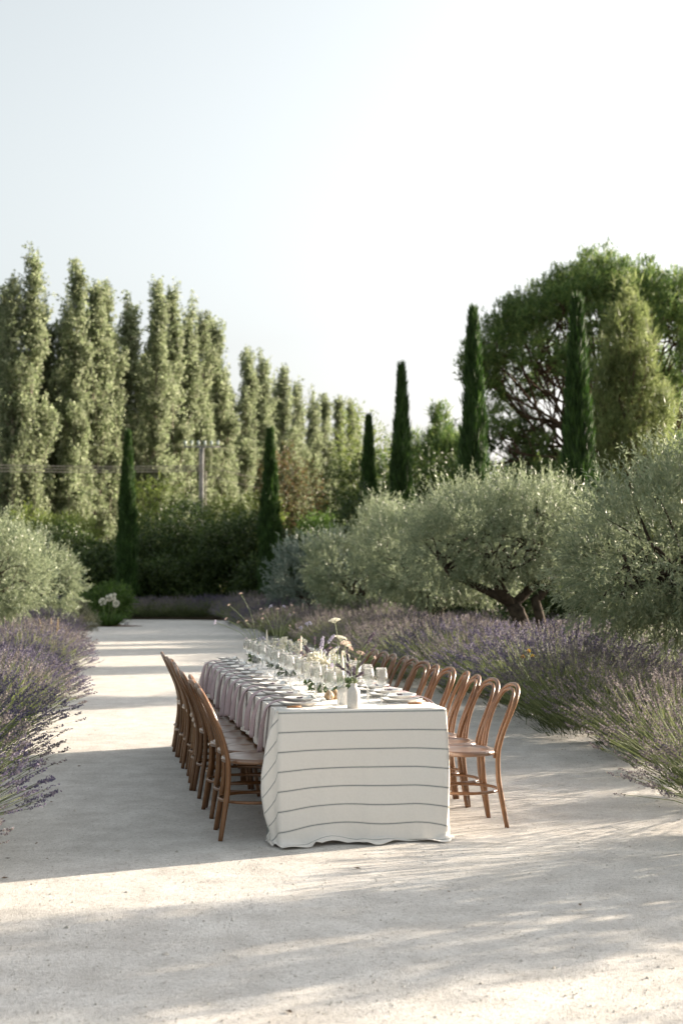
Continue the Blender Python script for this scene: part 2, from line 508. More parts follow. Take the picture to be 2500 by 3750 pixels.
# loose chips lying on the path
def chips(n, rng):
    t = rng.random(n)
    y = 4.3 + 16 * t ** 1.6
    x = rng.uniform(-1, 1, n) * (1.5 + y * .22) - .04 * y
    s = rng.lognormal(-6.1, .52, n)
    base = np.array([[1, 0, 0], [-.5, .87, 0], [-.5, -.87, 0], [.1, .1, .75]])
    a = rng.random(n) * 6.28
    c, sn = np.cos(a), np.sin(a)
    B = base[None] * (s[:, None, None] * rng.uniform(.6, 1.4, (n, 4, 1)))
    V = np.stack([B[..., 0] * c[:, None] - B[..., 1] * sn[:, None] + x[:, None], B[..., 0] * sn[:, None] + B[..., 1] * c[:, None] + y[:, None], B[..., 2] + .001], -1)
    k = np.arange(n)[:, None, None] * 4
    F = (k + np.array([[0, 1, 3], [1, 2, 3], [2, 0, 3]])[None]).reshape(-1, 3)
    return V.reshape(-1, 3), F
o = link('gravel', mesh_of('gravel', [chips(60000, R)], M['pebble'])); o['kind'] = 'stuff'

def litter(n, rng):
    y = rng.uniform(6.5, 32, n); side = rng.random(n) < .5
    x = np.where(side, edge_left(y) - .25 + np.abs(rng.normal(size=n)) * .3 - .15, edge_right(y) + .25 - np.abs(rng.normal(size=n)) * .35 + .15)
    P = np.stack([x, y, np.full(n, .003)], -1)
    a = rng.random(n) * 6.28
    D = np.stack([np.cos(a), np.sin(a), rng.random(n) * .25], -1); S = np.stack([-np.sin(a), np.cos(a), rng.normal(size=n) * .3], -1)
    return blades(P, D, S, rng.uniform(.01, .035, n), rng.uniform(.003, .008, n))
o = link('debris', mesh_of('debris', [litter(5200, R)], M['deadleaf'])); o['kind'] = 'stuff'

# ------------------------------------------------------------------ table frame
TH = rad(10.2)
T0 = np.array([-.352, 8.032])
BX = np.array([math.cos(TH), math.sin(TH)]); AX = np.array([-math.sin(TH), math.cos(TH)])
TW, TL, TZ = .965, 4.86, .74
def W2(u, s, z=0.0):
    p = T0 + BX * u + AX * s
    return (p[0], p[1], z)

ORD = ['first', 'second', 'third', 'fourth', 'fifth', 'sixth', 'seventh', 'eighth', 'ninth', 'tenth', 'eleventh', 'twelfth', 'thirteenth', 'fourteenth', 'fifteenth', 'sixteenth']

def build_table():
    t = link('banquet_table', None, loc=W2(0, 0), rot=TH)
    tag(t, 'long wooden banquet table hidden beneath the striped cloth', 'table')
    part('table_top', [box(TW / 2, TL / 2, TZ - .022, TW - .012, TL - .012, .03)], M['wood'], t)
    for x in (.08, TW - .08):
        for y in (.25, TL / 2, TL - .25):
            part('leg', [box(x, y, (TZ - .04) / 2, .06, .06, TZ - .045)], M['wood'], t)
    return t
build_table()

def build_cloth():
    zt = TZ + .001
    # perimeter samples: (top point u,s), outward normal, kind, stripe coordinate at drop d
    per = []
    nf = 46
    for k in range(nf + 1):                                    # front, left to right
        x = TW * k / nf
        per.append(('front', x, 0.0, 0, -1))
    for q in (25, 50, 70):
        a = rad(q); per.append(('cornerR', TW, 0.0, math.sin(a), -math.cos(a)))
    ns = 110
    for k in range(1, ns):
        per.append(('right', TW, TL * k / ns, 1, 0))
    for q in (0, 30, 60, 90):
        a = rad(q); per.append(('cornerB', TW, TL, math.cos(a), math.sin(a)))
    for k in range(1, 20):
        per.append(('back', TW * (1 - k / 20), TL, 0, 1))
    for k in range(9):
        per.append(('flareB', 0.0, TL, k / 8, 0))
    for k in range(1, ns):
        per.append(('left', 0.0, TL * (1 - k / ns), -1, 0))
    for k in range(10):
        per.append(('flareF', 0.0, 0.0, 1 - k / 9, 0))
    per.pop()                                                  # the last flare sample is the front's first
    n = len(per)
    drops = np.concatenate([[0, .006, .016, .03], np.linspace(.06, .70, 18), np.linspace(.71, .80, 8)])
    fd = np.array([0, .18, .355, .46, .60, .685, .72, .80]); fo = np.array([.004, .066, .098, .101, .077, .04, .03, .03])
    V = np.zeros((len(drops), n, 3)); UV = np.zeros((len(drops), n, 2))
    for j, d in enumerate(drops):
        rise = min(1, d / .016)
        for i, (kind, u, s, a, b) in enumerate(per):
            z = zt - max(0, d - .006 * rise)
            off = .007 * rise
            push = max(0, d - .722)
            zmin = .006
            if kind in ('front', 'cornerR'):
                x = u / TW
                wav = .5 + .5 * math.sin(x * 9.5 + .6)
                off += .032 * (d / .72) ** 1.6 * (.4 + .6 * wav) + .006 * math.sin(x * 23 + 1) * (d / .75) ** 2
                for xc, wc, ac in ((.53, .014, .005), (.27, .012, .0025), (.79, .012, .003), (.93, .02, .006)): off += ac * math.exp(-((x - xc) / wc) ** 2) * min(1, d / .1) * (1 if wc else 0)
                off += .007 * math.sin(x * 4 + d * 7) * math.sin(d * 5) * min(1, d / .2)
                lim = .70 + .045 * (.5 + .5 * math.sin(x * 7.2 + 2.0)) + .02 * math.sin(x * 17)
                ex = max(0, d - lim)
                off += ex * (.85 + .5 * math.sin(x * 15))
                z = zt - min(d, lim + ex * .25) - .0
                if x < .24: z += max(0, d - .74) * .45 * math.sin((.24 - x) / .24 * 9) ** 2; off += max(0, d - .71) * .9 * (1 - x / .24)
                z += max(0, d - .70) * .22 * math.exp(-((x - .5) / .035) ** 2)
                z = max(z, zmin + .012 * (.5 + .5 * math.sin(x * 31)) * min(1, ex * 20))
                if kind == 'cornerR':
                    off *= .55; off -= .02 * (d / .75) ** 2
                pu, ps = u + a * off, s + b * off
                if kind == 'front' and x > .9: pu += (x - .9) / .1 * (.016 * math.sin(min(1, d / .72) * 3.14159) - .03 * max(0, d - .6))
                if kind == 'front' and x < .06: off += (1 - x / .06) * .016 * min(1, d / .2); pu -= (1 - x / .06) * .006 * min(1, d / .2)
                v = -d - .016 * math.sin(x * 3.1416) * (d / .75) + .013 * math.sin(x * 11 + 1) * (d / .75) ** 3
                if kind == 'cornerR': v = -d * (1 - (math.atan2(a, -b) / 1.5708) * .9)
                if kind == 'front' and x > .8: v += ((x - .8) / .2) ** 1.3 * .03 * (d / .75)
                if kind == 'front' and x < .2: v += ((.2 - x) / .2) ** 1.4 * .022 * (d / .75)
                uu = u
            elif kind in ('right', 'left', 'back', 'cornerB'):
                w = s if kind != 'back' else u
                de = d
                if kind == 'left':
                    c = min(1, max(0, (min(s, TL - s) - .07) / .09)); c = c * c * (3 - 2 * c)
                    de = d * (1 - c * (1 - (.272 + .006 * math.sin(s * 9)) / .80))
                    z = zt - max(0, de - .006 * rise); push *= 1 - c
                f = .5 + .5 * math.sin(w * 15 + (2 if kind == 'left' else 0) + 1.2 * math.sin(w * 4))
                off += .016 * f * (d / .72) + .01 * (d / .72)
                off += push * (.5 if kind == 'left' else .1)
                z = max(z, zmin + .01 * (.5 + .5 * math.sin(w * 40)) * min(1, push * 20))
                pu, ps = u + a * off, s + b * off
                v = s if kind != 'back' else TL + d
                if kind == 'cornerB': v = TL + d * .5
                uu = -d
            else:                                              # folded corner hanging out to the side
                q = a
                g = np.interp(d, fd, fo)
                sg = 1 if kind == 'flareF' else -1
                if q < .5:                                     # from behind the front crease out to the tip
                    k = q / .5
                    e_u = -g * k - .004 + .012 * (1 - k) * (q > 0) * rise; e_s = sg * ((.012 * (1 - k) + .03 * k) * rise - .02 * math.sin(k * 3.14) * (d / .75))
                else:                                          # and back to the side panel
                    k = (q - .5) / .5
                    e_u = -g * (1 - k) - .004 - .02 * k * (d / .72); e_s = sg * ((.03 * (1 - k) + .075 * k) * rise)
                if d > .70:
                    ex = d - .70
                    e_s -= sg * ex * (.9 if q < .6 else .2); e_u -= ex * .25
                z = max(zt - min(d, .735), zmin + (.018 * math.sin(q * 9) ** 2 if d > .74 else 0)) if d > .70 else z
                pu, ps = u + e_u, s + e_s
                vv = -(d - .035 - 1.5 * min(q * 2, 1) * g) if q < .5 else -max(0, d - .035 - 1.5 * g) * (1 - (q - .5) * 2)
                v = vv if kind == 'flareF' else TL - vv
                uu = -q * .2
            V[j, i] = (pu, ps, z); UV[j, i] = (v, uu)
    Vl = V.reshape(-1, 3); UVl = UV.reshape(-1, 2)
    jj = np.arange(len(drops) - 1)[:, None] * n; kk = np.arange(n)[None]
    F = np.stack([jj + kk, jj + n + kk, jj + n + (kk + 1) % n, jj + (kk + 1) % n], -1).reshape(-1, 4)
    # top sheet
    nu, nv = 12, 60
    X, Y = np.meshgrid(np.linspace(0, TW, nu), np.linspace(0, TL, nv))
    Zt = zt + .0012 * np.sin(X * 23 + Y * 3) * np.sin(Y * 9) * (np.minimum(X, TW - X) > .01) * (np.minimum(Y, TL - Y) > .01)
    Vt = np.stack([X, Y, Zt], -1).reshape(-1, 3); UVt = np.stack([Y, X], -1).reshape(-1, 2)
    i2 = np.arange(nv - 1)[:, None] * nu; j2 = np.arange(nu - 1)[None]
    Ft = np.stack([i2 + j2, i2 + j2 + 1, i2 + nu + j2 + 1, i2 + nu + j2], -1).reshape(-1, 4)
    me = mesh_of('tablecloth', [(Vl, F), (Vt, Ft)], M['cloth'], True, uv=np.concatenate([UVl, UVt]))
    o = link('tablecloth', me, loc=W2(0, 0), rot=TH)
    sm = o.modifiers.new('thickness', 'SOLIDIFY'); sm.thickness = .0018; sm.offset = 1
    tag(o, 'cream linen tablecloth with thin grey stripes draped to the gravel', 'tablecloth')
build_cloth()

# ------------------------------------------------------------------ chairs
def build_chair():
    t = link('bentwood_chair', None)
    w = M['wood']
    # seat disc with raised rim
    V, F = lathe([(0, .448), (.12, .449), (.165, .4505), (.172, .456), (.190, .457), (.203, .452), (.207, .440), (.203, .427), (.185, .424), (0, .424)], 36)
    V[:, 0] *= .99
    part('seat', [(V, F)], M['seat'], t, True)
    # outer hoop and rear legs bent from one rod
    side = [(-.222, .186, .0), (-.197, .170, .16), (-.178, .158, .30), (-.178, .158, .44), (-.205, .170, .56), (-.243, .184, .66), (-.283, .176, .745), (-.312, .135, .805), (-.327, .07, .832)]
    pts = [(x, -y, z) for x, y, z in side] + [(-.331, 0, .839)] + [(x, y, z) for x, y, z in reversed(side)]
    P = spline(pts, 6)
    part('back_frame', [tube(P, .0125 + .004 * np.clip((.62 - P[:, 2]) / .4, 0, 1) - .003 * np.clip((.2 - P[:, 2]) / .2, 0, 1), 10)], w, t, True)
    ins = [(-.186, .098, .405), (-.190, .104, .46), (-.212, .120, .56), (-.248, .136, .66), (-.284, .126, .742), (-.310, .088, .792)]
    pts = [(x + .012, -y, z) for x, y, z in ins] + [(-.314, 0, .812)] + [(x + .012, y, z) for x, y, z in reversed(ins)]
    P = spline(pts, 6)
    part('inner_hoop', [tube(P, .0098, 8)], w, t, True)
    for s in (-1, 1):
        P = spline([(.145, s * .118, .43), (.155, s * .128, .30), (.168, s * .142, .16), (.188, s * .162, 0)], 4)
        part('leg', [tube(P, np.linspace(.0175, .012, len(P)), 9)], w, t, True)
    a = np.arange(40) * 2 * np.pi / 40
    part('stretcher_ring', [tube(np.stack([.212 * np.cos(a) - .004, .205 * np.sin(a), np.full(40, .212)], -1), .0095, 8, closed=True)], w, t, True)
    return t
chair = Maker(build_chair)
PITCH = .387
rng = np.random.default_rng(5)
S0L, S0R = .36, .49
for i in range(12):
    c = chair(W2(-.075 + rng.normal() * .012, S0L + PITCH * i + rng.normal() * .014), TH + rng.normal() * .07)
    pl = 'nearest the camera' if i == 0 else 'last of its row' if i == 11 else f'{ORD[i]} from the near end'
    tag(c, f'brown bentwood chair on the shaded left side of the table, {pl}', 'chair', 'bentwood chairs along the table')
for i in range(12):
    c = chair(W2(TW + .238 + rng.normal() * .015, S0R + PITCH * i + rng.normal() * .015), TH + math.pi + rng.normal() * .08)
    pl = 'nearest the camera' if i == 0 else 'last of its row' if i == 11 else f'{ORD[i]} from the near end'
    tag(c, f'brown bentwood chair on the lavender side of the table, {pl}', 'chair', 'bentwood chairs along the table')

# ------------------------------------------------------------------ place settings
def plate_mesh(r, h, mat, name):
    pr = [(0, .003), (r * .55, .003), (r * .62, .0), (r * .66, .0), (r * .68, .004), (r * .93, h * .8), (r, h), (r * .995, h + .003), (r * .9, h * .85 + .003), (r * .7, .008), (r * .5, .0065), (0, .0065)]
    return mesh_of(name, [lathe(pr, 40)], mat, True)
me_dinner = plate_mesh(.132, .021, M['plate'], 'dinner_plate')
me_salad = plate_mesh(.100, .016, M['plate_light'], 'salad_plate')

def napkin_mesh(rng, side):
    hang = rng.uniform(.19, .27)
    path = spline([(.20, .0, .022), (.13, .0, .022), (.07, 0, .029), (.03, 0, .025), (.002, 0, .013), (-.022, 0, -.012), (-.034, 0, -.06), (-.044, 0, -.5 * hang), (-.052, 0, -hang)], 6)
    n = len(path); m = 17
    V = np.zeros((n, m, 3))
    tt = np.linspace(0, 1, n)
    sk = rng.uniform(-.05, .05)
    for i, p in enumerate(path):
        h = max(0, (tt[i] - .4) / .6)
        w = .078 + .022 * h + .008 * math.sin(tt[i] * 6 + side)
        amp = .003 + .011 * max(0, (tt[i] - .5) / .5)
        for j in range(m):
            y = (j / (m - 1) - .5)
            rip = amp * math.sin(y * 9.5 + 1.3 * side) + amp * .35 * math.sin(y * 23 + side)
            dz = rip if tt[i] < .45 else 0
            dx = 0 if tt[i] < .45 else -(rip + amp)
            V[i, j] = (p[0] + dx, y * w + sk * h + .01 * math.sin(tt[i] * 5 + side), p[2] + abs(dz) * .6 + (.02 * y * h * math.sin(side * 3)))
    i = np.arange(n - 1)[:, None] * m; j = np.arange(m - 1)[None]
    F = np.stack([i + j, i + j + 1, i + m + j + 1, i + m + j], -1).reshape(-1, 4)
    return mesh_of('napkin', [(V.reshape(-1, 3), F)], M['mauve'], True)
napkin_src = []
for k in range(6):
    napkin_src.append(napkin_mesh(np.random.default_rng(40 + k), k * 1.7))

def build_knife():
    t = link('table_knife', None)
    V, F = box(.038, 0, .006, .082, .017, .010)
    part('handle', [(V, F)], M['handle'], t)
    bl = np.array([[.079, -.004, .005], [.10, -.009, .003], [.16, -.010, .003], [.185, -.004, .003], [.18, .004, .003], [.079, .004, .005]])
    part('blade', [(np.concatenate([bl, bl + [0, 0, .0015]]), [np.array([[0, 1, 2], [0, 2, 5], [2, 3, 5], [3, 4, 5]]), np.array([[8, 7, 6], [11, 8, 6], [11, 9, 8], [11, 10, 9]]), np.array([[0, 6, 7, 1], [1, 7, 8, 2], [2, 8, 9, 3], [3, 9, 10, 4], [4, 10, 11, 5], [5, 11, 6, 0]])])], M['steel'], t)
    return t
def build_fork():
    t = link('table_fork', None)
    V, F = box(.038, 0, .006, .082, .015, .010)
    part('handle', [(V, F)], M['handle'], t)
    ps = [tube(spline([(.079, 0, .006), (.11, 0, .004), (.14, 0, .008), (.15, 0, .010)], 4), [.003] * 13, 6)]
    for y in (-.0075, -.0025, .0025, .0075):
        ps.append(tube(spline([(.148, y * .5, .010), (.16, y, .010), (.195, y, .004)], 4), .0012, 5))
    part('prongs', ps, M['steel'], t)
    return t
knife, fork = Maker(build_knife), Maker(build_fork)

GP = [(0, 0, 0), (.034, .0005, 0), (.0345, .002, 0), (.012, .004, 0), (.0050, .009, 0), (.0039, .02, 0), (.0036, .07, 0), (.0040, .096, 0), (.0065, .103, 0), (.015, .111, .006), (.026, .121, .014), (.0335, .131, .02), (.0372, .142, .022), (.0380, .150, .022), (.0370, .165, .022), (.0345, .185, .02), (.0318, .205, .017), (.0302, .217, .0)]
GI = [(.0290, .2175, 0), (.0304, .205, -.006), (.0338, .17, -.008), (.0362, .151, -.008), (.0345, .138, -.006), (.0265, .125, -.005), (.013, .1155, 0), (0, .1135, 0)]
gp = np.array(GP + GI)
V, F = lathe(gp[:, :2], 104, gp[:, 2])
me_glass = mesh_of('wine_glass', [(V, F)], M['glass'], True)

def spike_parts(P0, D, length, rad_, n, rng, lw=(.012, .006)):
    """little florets round a stem end"""
    t = rng.random(n)
    B = P0 + D * (length * t)[:, None]
    Dn = np.repeat(D[None], n, 0)
    q = perp(Dn, rng)
    Q = unit(q + Dn * .9)
    return blades(B + q * rad_ * .3, Q, perp(Q, rng), rng.uniform(.7, 1.2, n) * lw[0], lw[1])

def sprig_mesh(seed):
    r = np.random.default_rng(seed)
    ps = []
    for k in range(3):
        a = r.uniform(-.4, .4); y = r.uniform(-.02, .02)
        D = np.array([math.cos(a), math.sin(a), .05])
        ps.append(spike_parts(np.array([-.02, y, .006]), D, .05, .005, 40, r, (.009, .006)))
        ps.append(tube([np.array([-.05, y, .003]), np.array([-.02, y, .006])], .0009, 4))
    return mesh_of('lavender_sprig', ps, M['sprig'])
me_sprig = [sprig_mesh(3), sprig_mesh(4)]
cw = np.array([[-.017, -.022, 0], [.017, -.022, 0], [0, -.022, .021], [-.017, .022, 0], [.017, .022, 0], [0, .022, .021]])
me_card = mesh_of('place_card', [(cw, [np.array([[0, 2, 5, 3], [1, 4, 5, 2]])])], M['card'])

tz = TZ + .0035
srng = np.random.default_rng(8)
for side in ('left', 'right'):
    where = 'shaded side' if side == 'left' else 'lavender side'
    for i in range(12):
        s0 = (S0L - .02 if side == 'left' else S0R - .04) + PITCH * i
        rot = TH if side == 'left' else TH + math.pi
        def loc(x, y, z):
            return W2(x, s0 + y, tz + z) if side == 'left' else W2(TW - x, s0 - y, tz + z)
        plc = f'{ORD[i]} place from the near end' if i < 11 else 'last place at far end'
        jy = srng.normal() * .006
        a = tag(link('dinner_plate', me_dinner, loc=loc(.165, jy, 0), rot=rot), f'grey stoneware dinner plate, {where}, {plc}', 'plate', 'grey dinner plates')
        n = link('napkin', napkin_src[(i * 5 + (side == 'right') * 2 + i // 6) % 6], loc=loc(0, jy + srng.normal() * .008, 0), rot=rot + srng.normal() * .03, scale=(1, srng.uniform(.9, 1.1), srng.uniform(.9, 1.08)))
        sm = n.modifiers.new('thickness', 'SOLIDIFY'); sm.thickness = .003; sm.offset = 0
        tag(n, f'mauve linen napkin hanging over the table edge, {where}, {plc}', 'napkin', 'mauve napkins')
        tag(link('salad_plate', me_salad, loc=loc(.170, jy, .0275), rot=(srng.normal() * .02, .04 + srng.normal() * .015, rot)), f'pale upper plate on the napkin, {where}, {plc}', 'plate', 'pale upper plates')
        tag(link('lavender_sprig', me_sprig[i % 2], loc=loc(.155, jy + srng.normal() * .01, .0385), rot=rot + srng.normal() * .6, scale=.8), f'dark lavender sprig on the plate, {where}, {plc}', 'sprig', 'lavender sprigs on plates')
        tag(link('place_card', me_card, loc=loc(.235, jy + srng.normal() * .02, .0395), rot=rot + srng.normal() * .3), f'small white folded card on the plate, {where}, {plc}', 'card', 'white place cards')
        kx, fx = (.075, .075)
        tag(knife(loc(kx, -.163, 0), rot + srng.normal() * .03), f'wooden handled knife, {where}, {plc}', 'knife', 'table knives')
        tag(fork(loc(fx, .160, 0), rot + srng.normal() * .03), f'wooden handled fork, {where}, {plc}', 'fork', 'table forks')
        gl = [(.305, -.20, 'outer'), (.375, -.075, 'inner')] if side == 'left' else [(.330, .20, 'outer'), (.372, .085, 'inner')]
        for gx, gy, nm in gl:
            tag(link('wine_glass', me_glass, loc=loc(gx + srng.normal() * .008, gy + srng.normal() * .01, 0), rot=srng.random() * 3, scale=srng.uniform(.985, 1.015)),
                f'clear ribbed wine glass, {nm} of two, {where}, {plc}', 'glass', 'ribbed wine glasses')

# ------------------------------------------------------------------ candles, vases, pears, flowers
def build_candle():
    t = link('taper_candle', None)
    prof = [(0, .012), (.0098, .012), (.0100, .05), (.0090, .16), (.0074, .24), (.0048, .278), (.0024, .290), (0, .292)]
    V, F = lathe(prof, 14)
    zz = V[:, 2]
    V[:, 0] += .012 * (zz / .29) ** 2
    part('wax', [(V, F)], M['wax'], t, True)
    part('wick', [tube([(.012, 0, .289), (.0125, .001, .296), (.0145, .002, .302)], .0009, 5)], M['wick'], t)
    return t
candle = Maker(build_candle)
hp = [(0, 0), (.022, 0), (.023, .004), (.016, .012), (.018, .03), (.026, .052), (.0265, .053), (.0245, .052), (.0165, .03), (.012, .014), (0, .011)]
me_holder = mesh_of('candle_holder', [lathe(hp, 22)], M['glass'], True)
CANDLES = [(.475, .58, 1.0, 'tall ivory taper candle standing closest to the camera', 'small glass holder under the nearest candle'),
           (.50, 1.55, .92, 'ivory taper candle just behind the white carnation bouquet', 'glass candle holder behind the white carnation bouquet'),
           (.47, 2.35, 1.12, 'ivory taper candle halfway down the table, leaning a little', 'glass candle holder halfway down the table'),
           (.46, 4.15, 1.05, 'ivory taper candle near the far end of the table', 'glass candle holder near the far end of the table')]
for k, (u, s, sc, lb, lh) in enumerate(CANDLES):
    tag(candle(W2(u, s, tz + .002), k * 1.9 + 2.6, (1, 1, sc)), lb, 'candle', 'taper candles')
    tag(link('candle_holder', me_holder, loc=W2(u, s, tz)), lh, 'candle holder', 'glass candle holders')

def vase(name, prof, mat, u, s, label):
    return tag(link(name, mesh_of(name, [lathe(prof, 30)], mat, True), loc=W2(u, s, tz)), label, 'vase')
VP = [(0, 0), (.034, 0), (.037, .004), (.0385, .03), (.0385, .075), (.036, .098), (.027, .114), (.0185, .120), (.0172, .128), (.0182, .139), (.0172, .1405), (.0145, .139), (.014, .12), (.02, .11), (0, .02)]
vase('bottle_vase', VP, M['speckle'], .447, .105, 'speckled stoneware bottle vase holding lavender at the near end')
vase('bottle_vase', [(r * .98, z * .93) for r, z in VP], M['bottle_white'], .435, .36, 'plain white bottle vase just behind the speckled one')
def bowl_prof(k): return [(0, 0), (.03 * k, 0), (.04 * k, .02 * k), (.045 * k, .05 * k), (.038 * k, .085 * k), (.03 * k, .1 * k), (.026 * k, .1 * k), (.036 * k, .06 * k), (0, .01)]
VASES = [(.49, .93, 'round grey vase under the tall lacy flowers'), (.44, 1.28, 'round grey vase under the big white carnations'), (.53, 1.95, 'round grey vase under the blue and lilac flowers'),
         (.47, 2.85, 'round grey vase under the cream flowers at mid table'), (.50, 3.75, 'round grey vase under the wispy dried flowers'), (.42, 4.55, 'round grey vase at the far end of the table')]
for u, s, lb in VASES:
    vase('round_vase', bowl_prof(.82), M['bowl'], u, s, lb)
pp = [(0, 0), (.018, .002), (.029, .014), (.031, .026), (.026, .040), (.016, .052), (.009, .060), (.004, .066), (0, .067)]
def build_pear():
    t = link('pear', None)
    part('fruit', [lathe(pp, 18)], M['pear'], t, True)
    part('stalk', [tube([(0, 0, .064), (.002, 0, .074), (.006, .001, .082)], .0015, 5)], M['bark'], t)
    return t
pear = Maker(build_pear)
tag(pear(W2(.40, .66, tz), .3), 'small tan pear on the cloth left of the nearest candle', 'pear', 'small pears on the table')
tag(pear(W2(.445, .70, tz), 2.2, .95), 'small tan pear tucked against the stem of the nearest candle', 'pear', 'small pears on the table')

def petal_ball(r, n, seed, flat=1.0):
    g = np.random.default_rng(seed)
    u = rand_unit(n, g); u[:, 2] = np.abs(u[:, 2]) * .9 - .15; u = unit(u)
    P = u * (r * g.uniform(.35, .8, n))[:, None]
    D = unit(u + g.normal(size=(n, 3)) * .35)
    P[:, 2] *= flat
    return blades(P, D, perp(D, g), r * g.uniform(.3, .55, n), r * .5, .7)
def umbel(r, n, seed):
    g = np.random.default_rng(seed)
    a = g.random(n) * 6.28; q = np.sqrt(g.random(n)) * r
    P = np.stack([q * np.cos(a), q * np.sin(a), .3 * r * (1 - (q / r) ** 2) + g.normal(size=n) * .05 * r], -1)
    D = unit(np.stack([np.cos(a) * .6, np.sin(a) * .6, np.full(n, .8)], -1) + g.normal(size=(n, 3)) * .5)
    parts = [blades(P, D, perp(D, g), r * .22, r * .17, .6)]
    for k in range(12):
        b = k * 6.28 / 12
        parts.append(tube([(0, 0, -r * .5), (r * .65 * math.cos(b), r * .65 * math.sin(b), r * .12)], r * .02, 4))
    return parts
B_CARN = [mesh_of('blossom', [petal_ball(.036, 150, 60 + k, .85)], M['petal']) for k in range(2)]
B_ROSE = [mesh_of('blossom', [petal_ball(.022, 80, 65 + k)], M['petal']) for k in range(2)]
B_UMB = [mesh_of('blossom', umbel(.034, 190, 70 + k), M['petal']) for k in range(2)]
B_PINK = [mesh_of('blossom', umbel(.026, 150, 73 + k), M['petal_pink']) for k in range(2)]
B_LIL = [mesh_of('blossom', [petal_ball(.017, 60, 76 + k)], M['petal_lilac']) for k in range(2)]
B_BUT = [mesh_of('blossom', [petal_ball(.0085, 40, 80 + k)], M['petal_pink']) for k in range(2)]
B_SPK = []
for k in range(3):
    g = np.random.default_rng(90 + k)
    B_SPK.append(mesh_of('blossom', [spike_parts(np.array([0, 0, -.005]), np.array([0, 0, 1.0]), .062, .006, 110, g, (.012, .007)), tube([(0, 0, -.01), (0, 0, .055)], .001, 4)], M['sprig']))
B_SPB = [mesh_of('blossom', [spike_parts(np.array([0, 0, -.005]), np.array([0, 0, 1.0]), .07, .008, 120, np.random.default_rng(95), (.013, .008))], M['petal_lilac'])]
BL = dict(carn=B_CARN, rose=B_ROSE, umb=B_UMB, pink=B_PINK, lil=B_LIL, but=B_BUT, spk=B_SPK, spb=B_SPB)

def bouquet(name, label, cat, u, s, base_z, flowers, leaves=0, seed=0, droop=0):
    g = np.random.default_rng(seed)
    t = link(name, None, loc=W2(u, s, tz + base_z), rot=TH)
    tag(t, label, cat)
    for kind, x, y, z, sc in flowers:
        tip = np.array([x, y, z])
        mid = tip * .5 + np.array([-x * .18 + g.normal() * .006, -y * .18 + g.normal() * .006, z * .08])
        P = spline([(x * .05, y * .05, -.05), mid, tip], 6)
        st = link('stem', mesh_of('stem', [tube(P, (.0022 if s > 3 else .0015) if kind in ('but', 'lil') else .0018, 5)], M['stem']), t)
        d = Vector(P[-1] - P[-3]).to_track_quat('Z', 'Y').to_euler()
        link('blossom', BL[kind][g.integers(len(BL[kind]))], st, loc=tip, rot=tuple(d), scale=sc)
    if leaves:
        n = int(leaves * 1.7)
        a = g.random(n) * 6.28; e = g.uniform(-.9, .8, n)
        D = unit(np.stack([np.cos(a), np.sin(a), e], -1))
        P = D * g.uniform(.01, .07, n)[:, None] * [1, 1, .6]
        if droop:
            P[:, 2] = g.uniform(-.07, .04, n); P[:, :2] *= 1.3; D[:, 2] -= .5; D = unit(D)
        part('leaves', [blades(P, D, perp(D, g), g.uniform(.025, .05, n), g.uniform(.012, .022, n))], M['leaf'], t)
    return t

def fl(kind, n, seed, rx, zmin, zmax, sc=1.0, cx=0, cy=0):
    g = np.random.default_rng(seed)
    return [(kind, cx + g.uniform(-rx, rx), cy + g.uniform(-rx, rx), g.uniform(zmin, zmax), sc * g.uniform(.8, 1.15)) for _ in range(n)]

bouquet('lavender_bouquet', 'dark lavender sprigs with pink seed heads in the speckled vase', 'bouquet', .447, .105, .135,
        [('spk', -.055, .0, .085, 1), ('spk', -.028, .01, .135, 1), ('spk', .0, -.02, .055, 1.0), ('spk', .035, .01, .10, 1), ('spk', .085, .02, .235, 1.15), ('spk', .06, .03, .15, .9),
         ('spk', -.012, .02, .075, .9), ('spk', .012, -.01, .04, .9), ('spk', .02, .02, .075, .9), ('pink', .045, .02, .175, .9), ('but', .13, .03, .15, 1.2), ('spk', .1, .0, .19, .8), ('spb', .015, .0, .03, .6), ('spk', -.02, .0, .05, .8)], 0, 1)
bouquet('green_bouquet', 'loose pale green and white sprigs in the plain white bottle vase', 'bouquet', .435, .36, .125,
        [('but', -.03, .0, .06, 1.1), ('rose', -.035, .03, .07, .9), ('pink', .02, .05, .23, 1.15), ('umb', -.055, .04, .18, .9), ('but', .04, .02, .10, 1.0), ('spb', .02, .01, .05, .7), ('but', .0, -.02, .04, 1)], 60, 2)
bouquet('lace_flower_bouquet', 'tall lacy white umbels rising highest above the table', 'bouquet', .49, .93, .10,
        [('umb', -.005, .02, .375, 1.05), ('umb', .03, .0, .265, 1.1), ('umb', .07, .03, .225, 1.0), ('pink', .10, .05, .20, .9), ('umb', .055, -.03, .165, .9), ('but', -.03, .03, .2, 1.2), ('rose', .0, .06, .14, 1), ('but', .12, -.02, .13, 1.1)], 60, 3, 1)
bouquet('carnation_bouquet', 'big ruffled white carnations with lavender tips and trailing leaves', 'bouquet', .44, 1.28, .09,
        [('carn', -.035, -.02, .13, 1.35), ('carn', .035, .0, .085, 1.15), ('carn', -.085, .03, .06, .9), ('rose', .08, -.02, .05, 1), ('spb', .02, .04, .19, 1.2), ('spk', .06, .05, .15, 1.1), ('spk', -.05, .05, .17, 1), ('spb', .10, .06, .16, 1), ('but', -.09, .04, .15, 1.2)] + fl('lil', 5, 31, .08, .04, .11), 80, 4, 1)
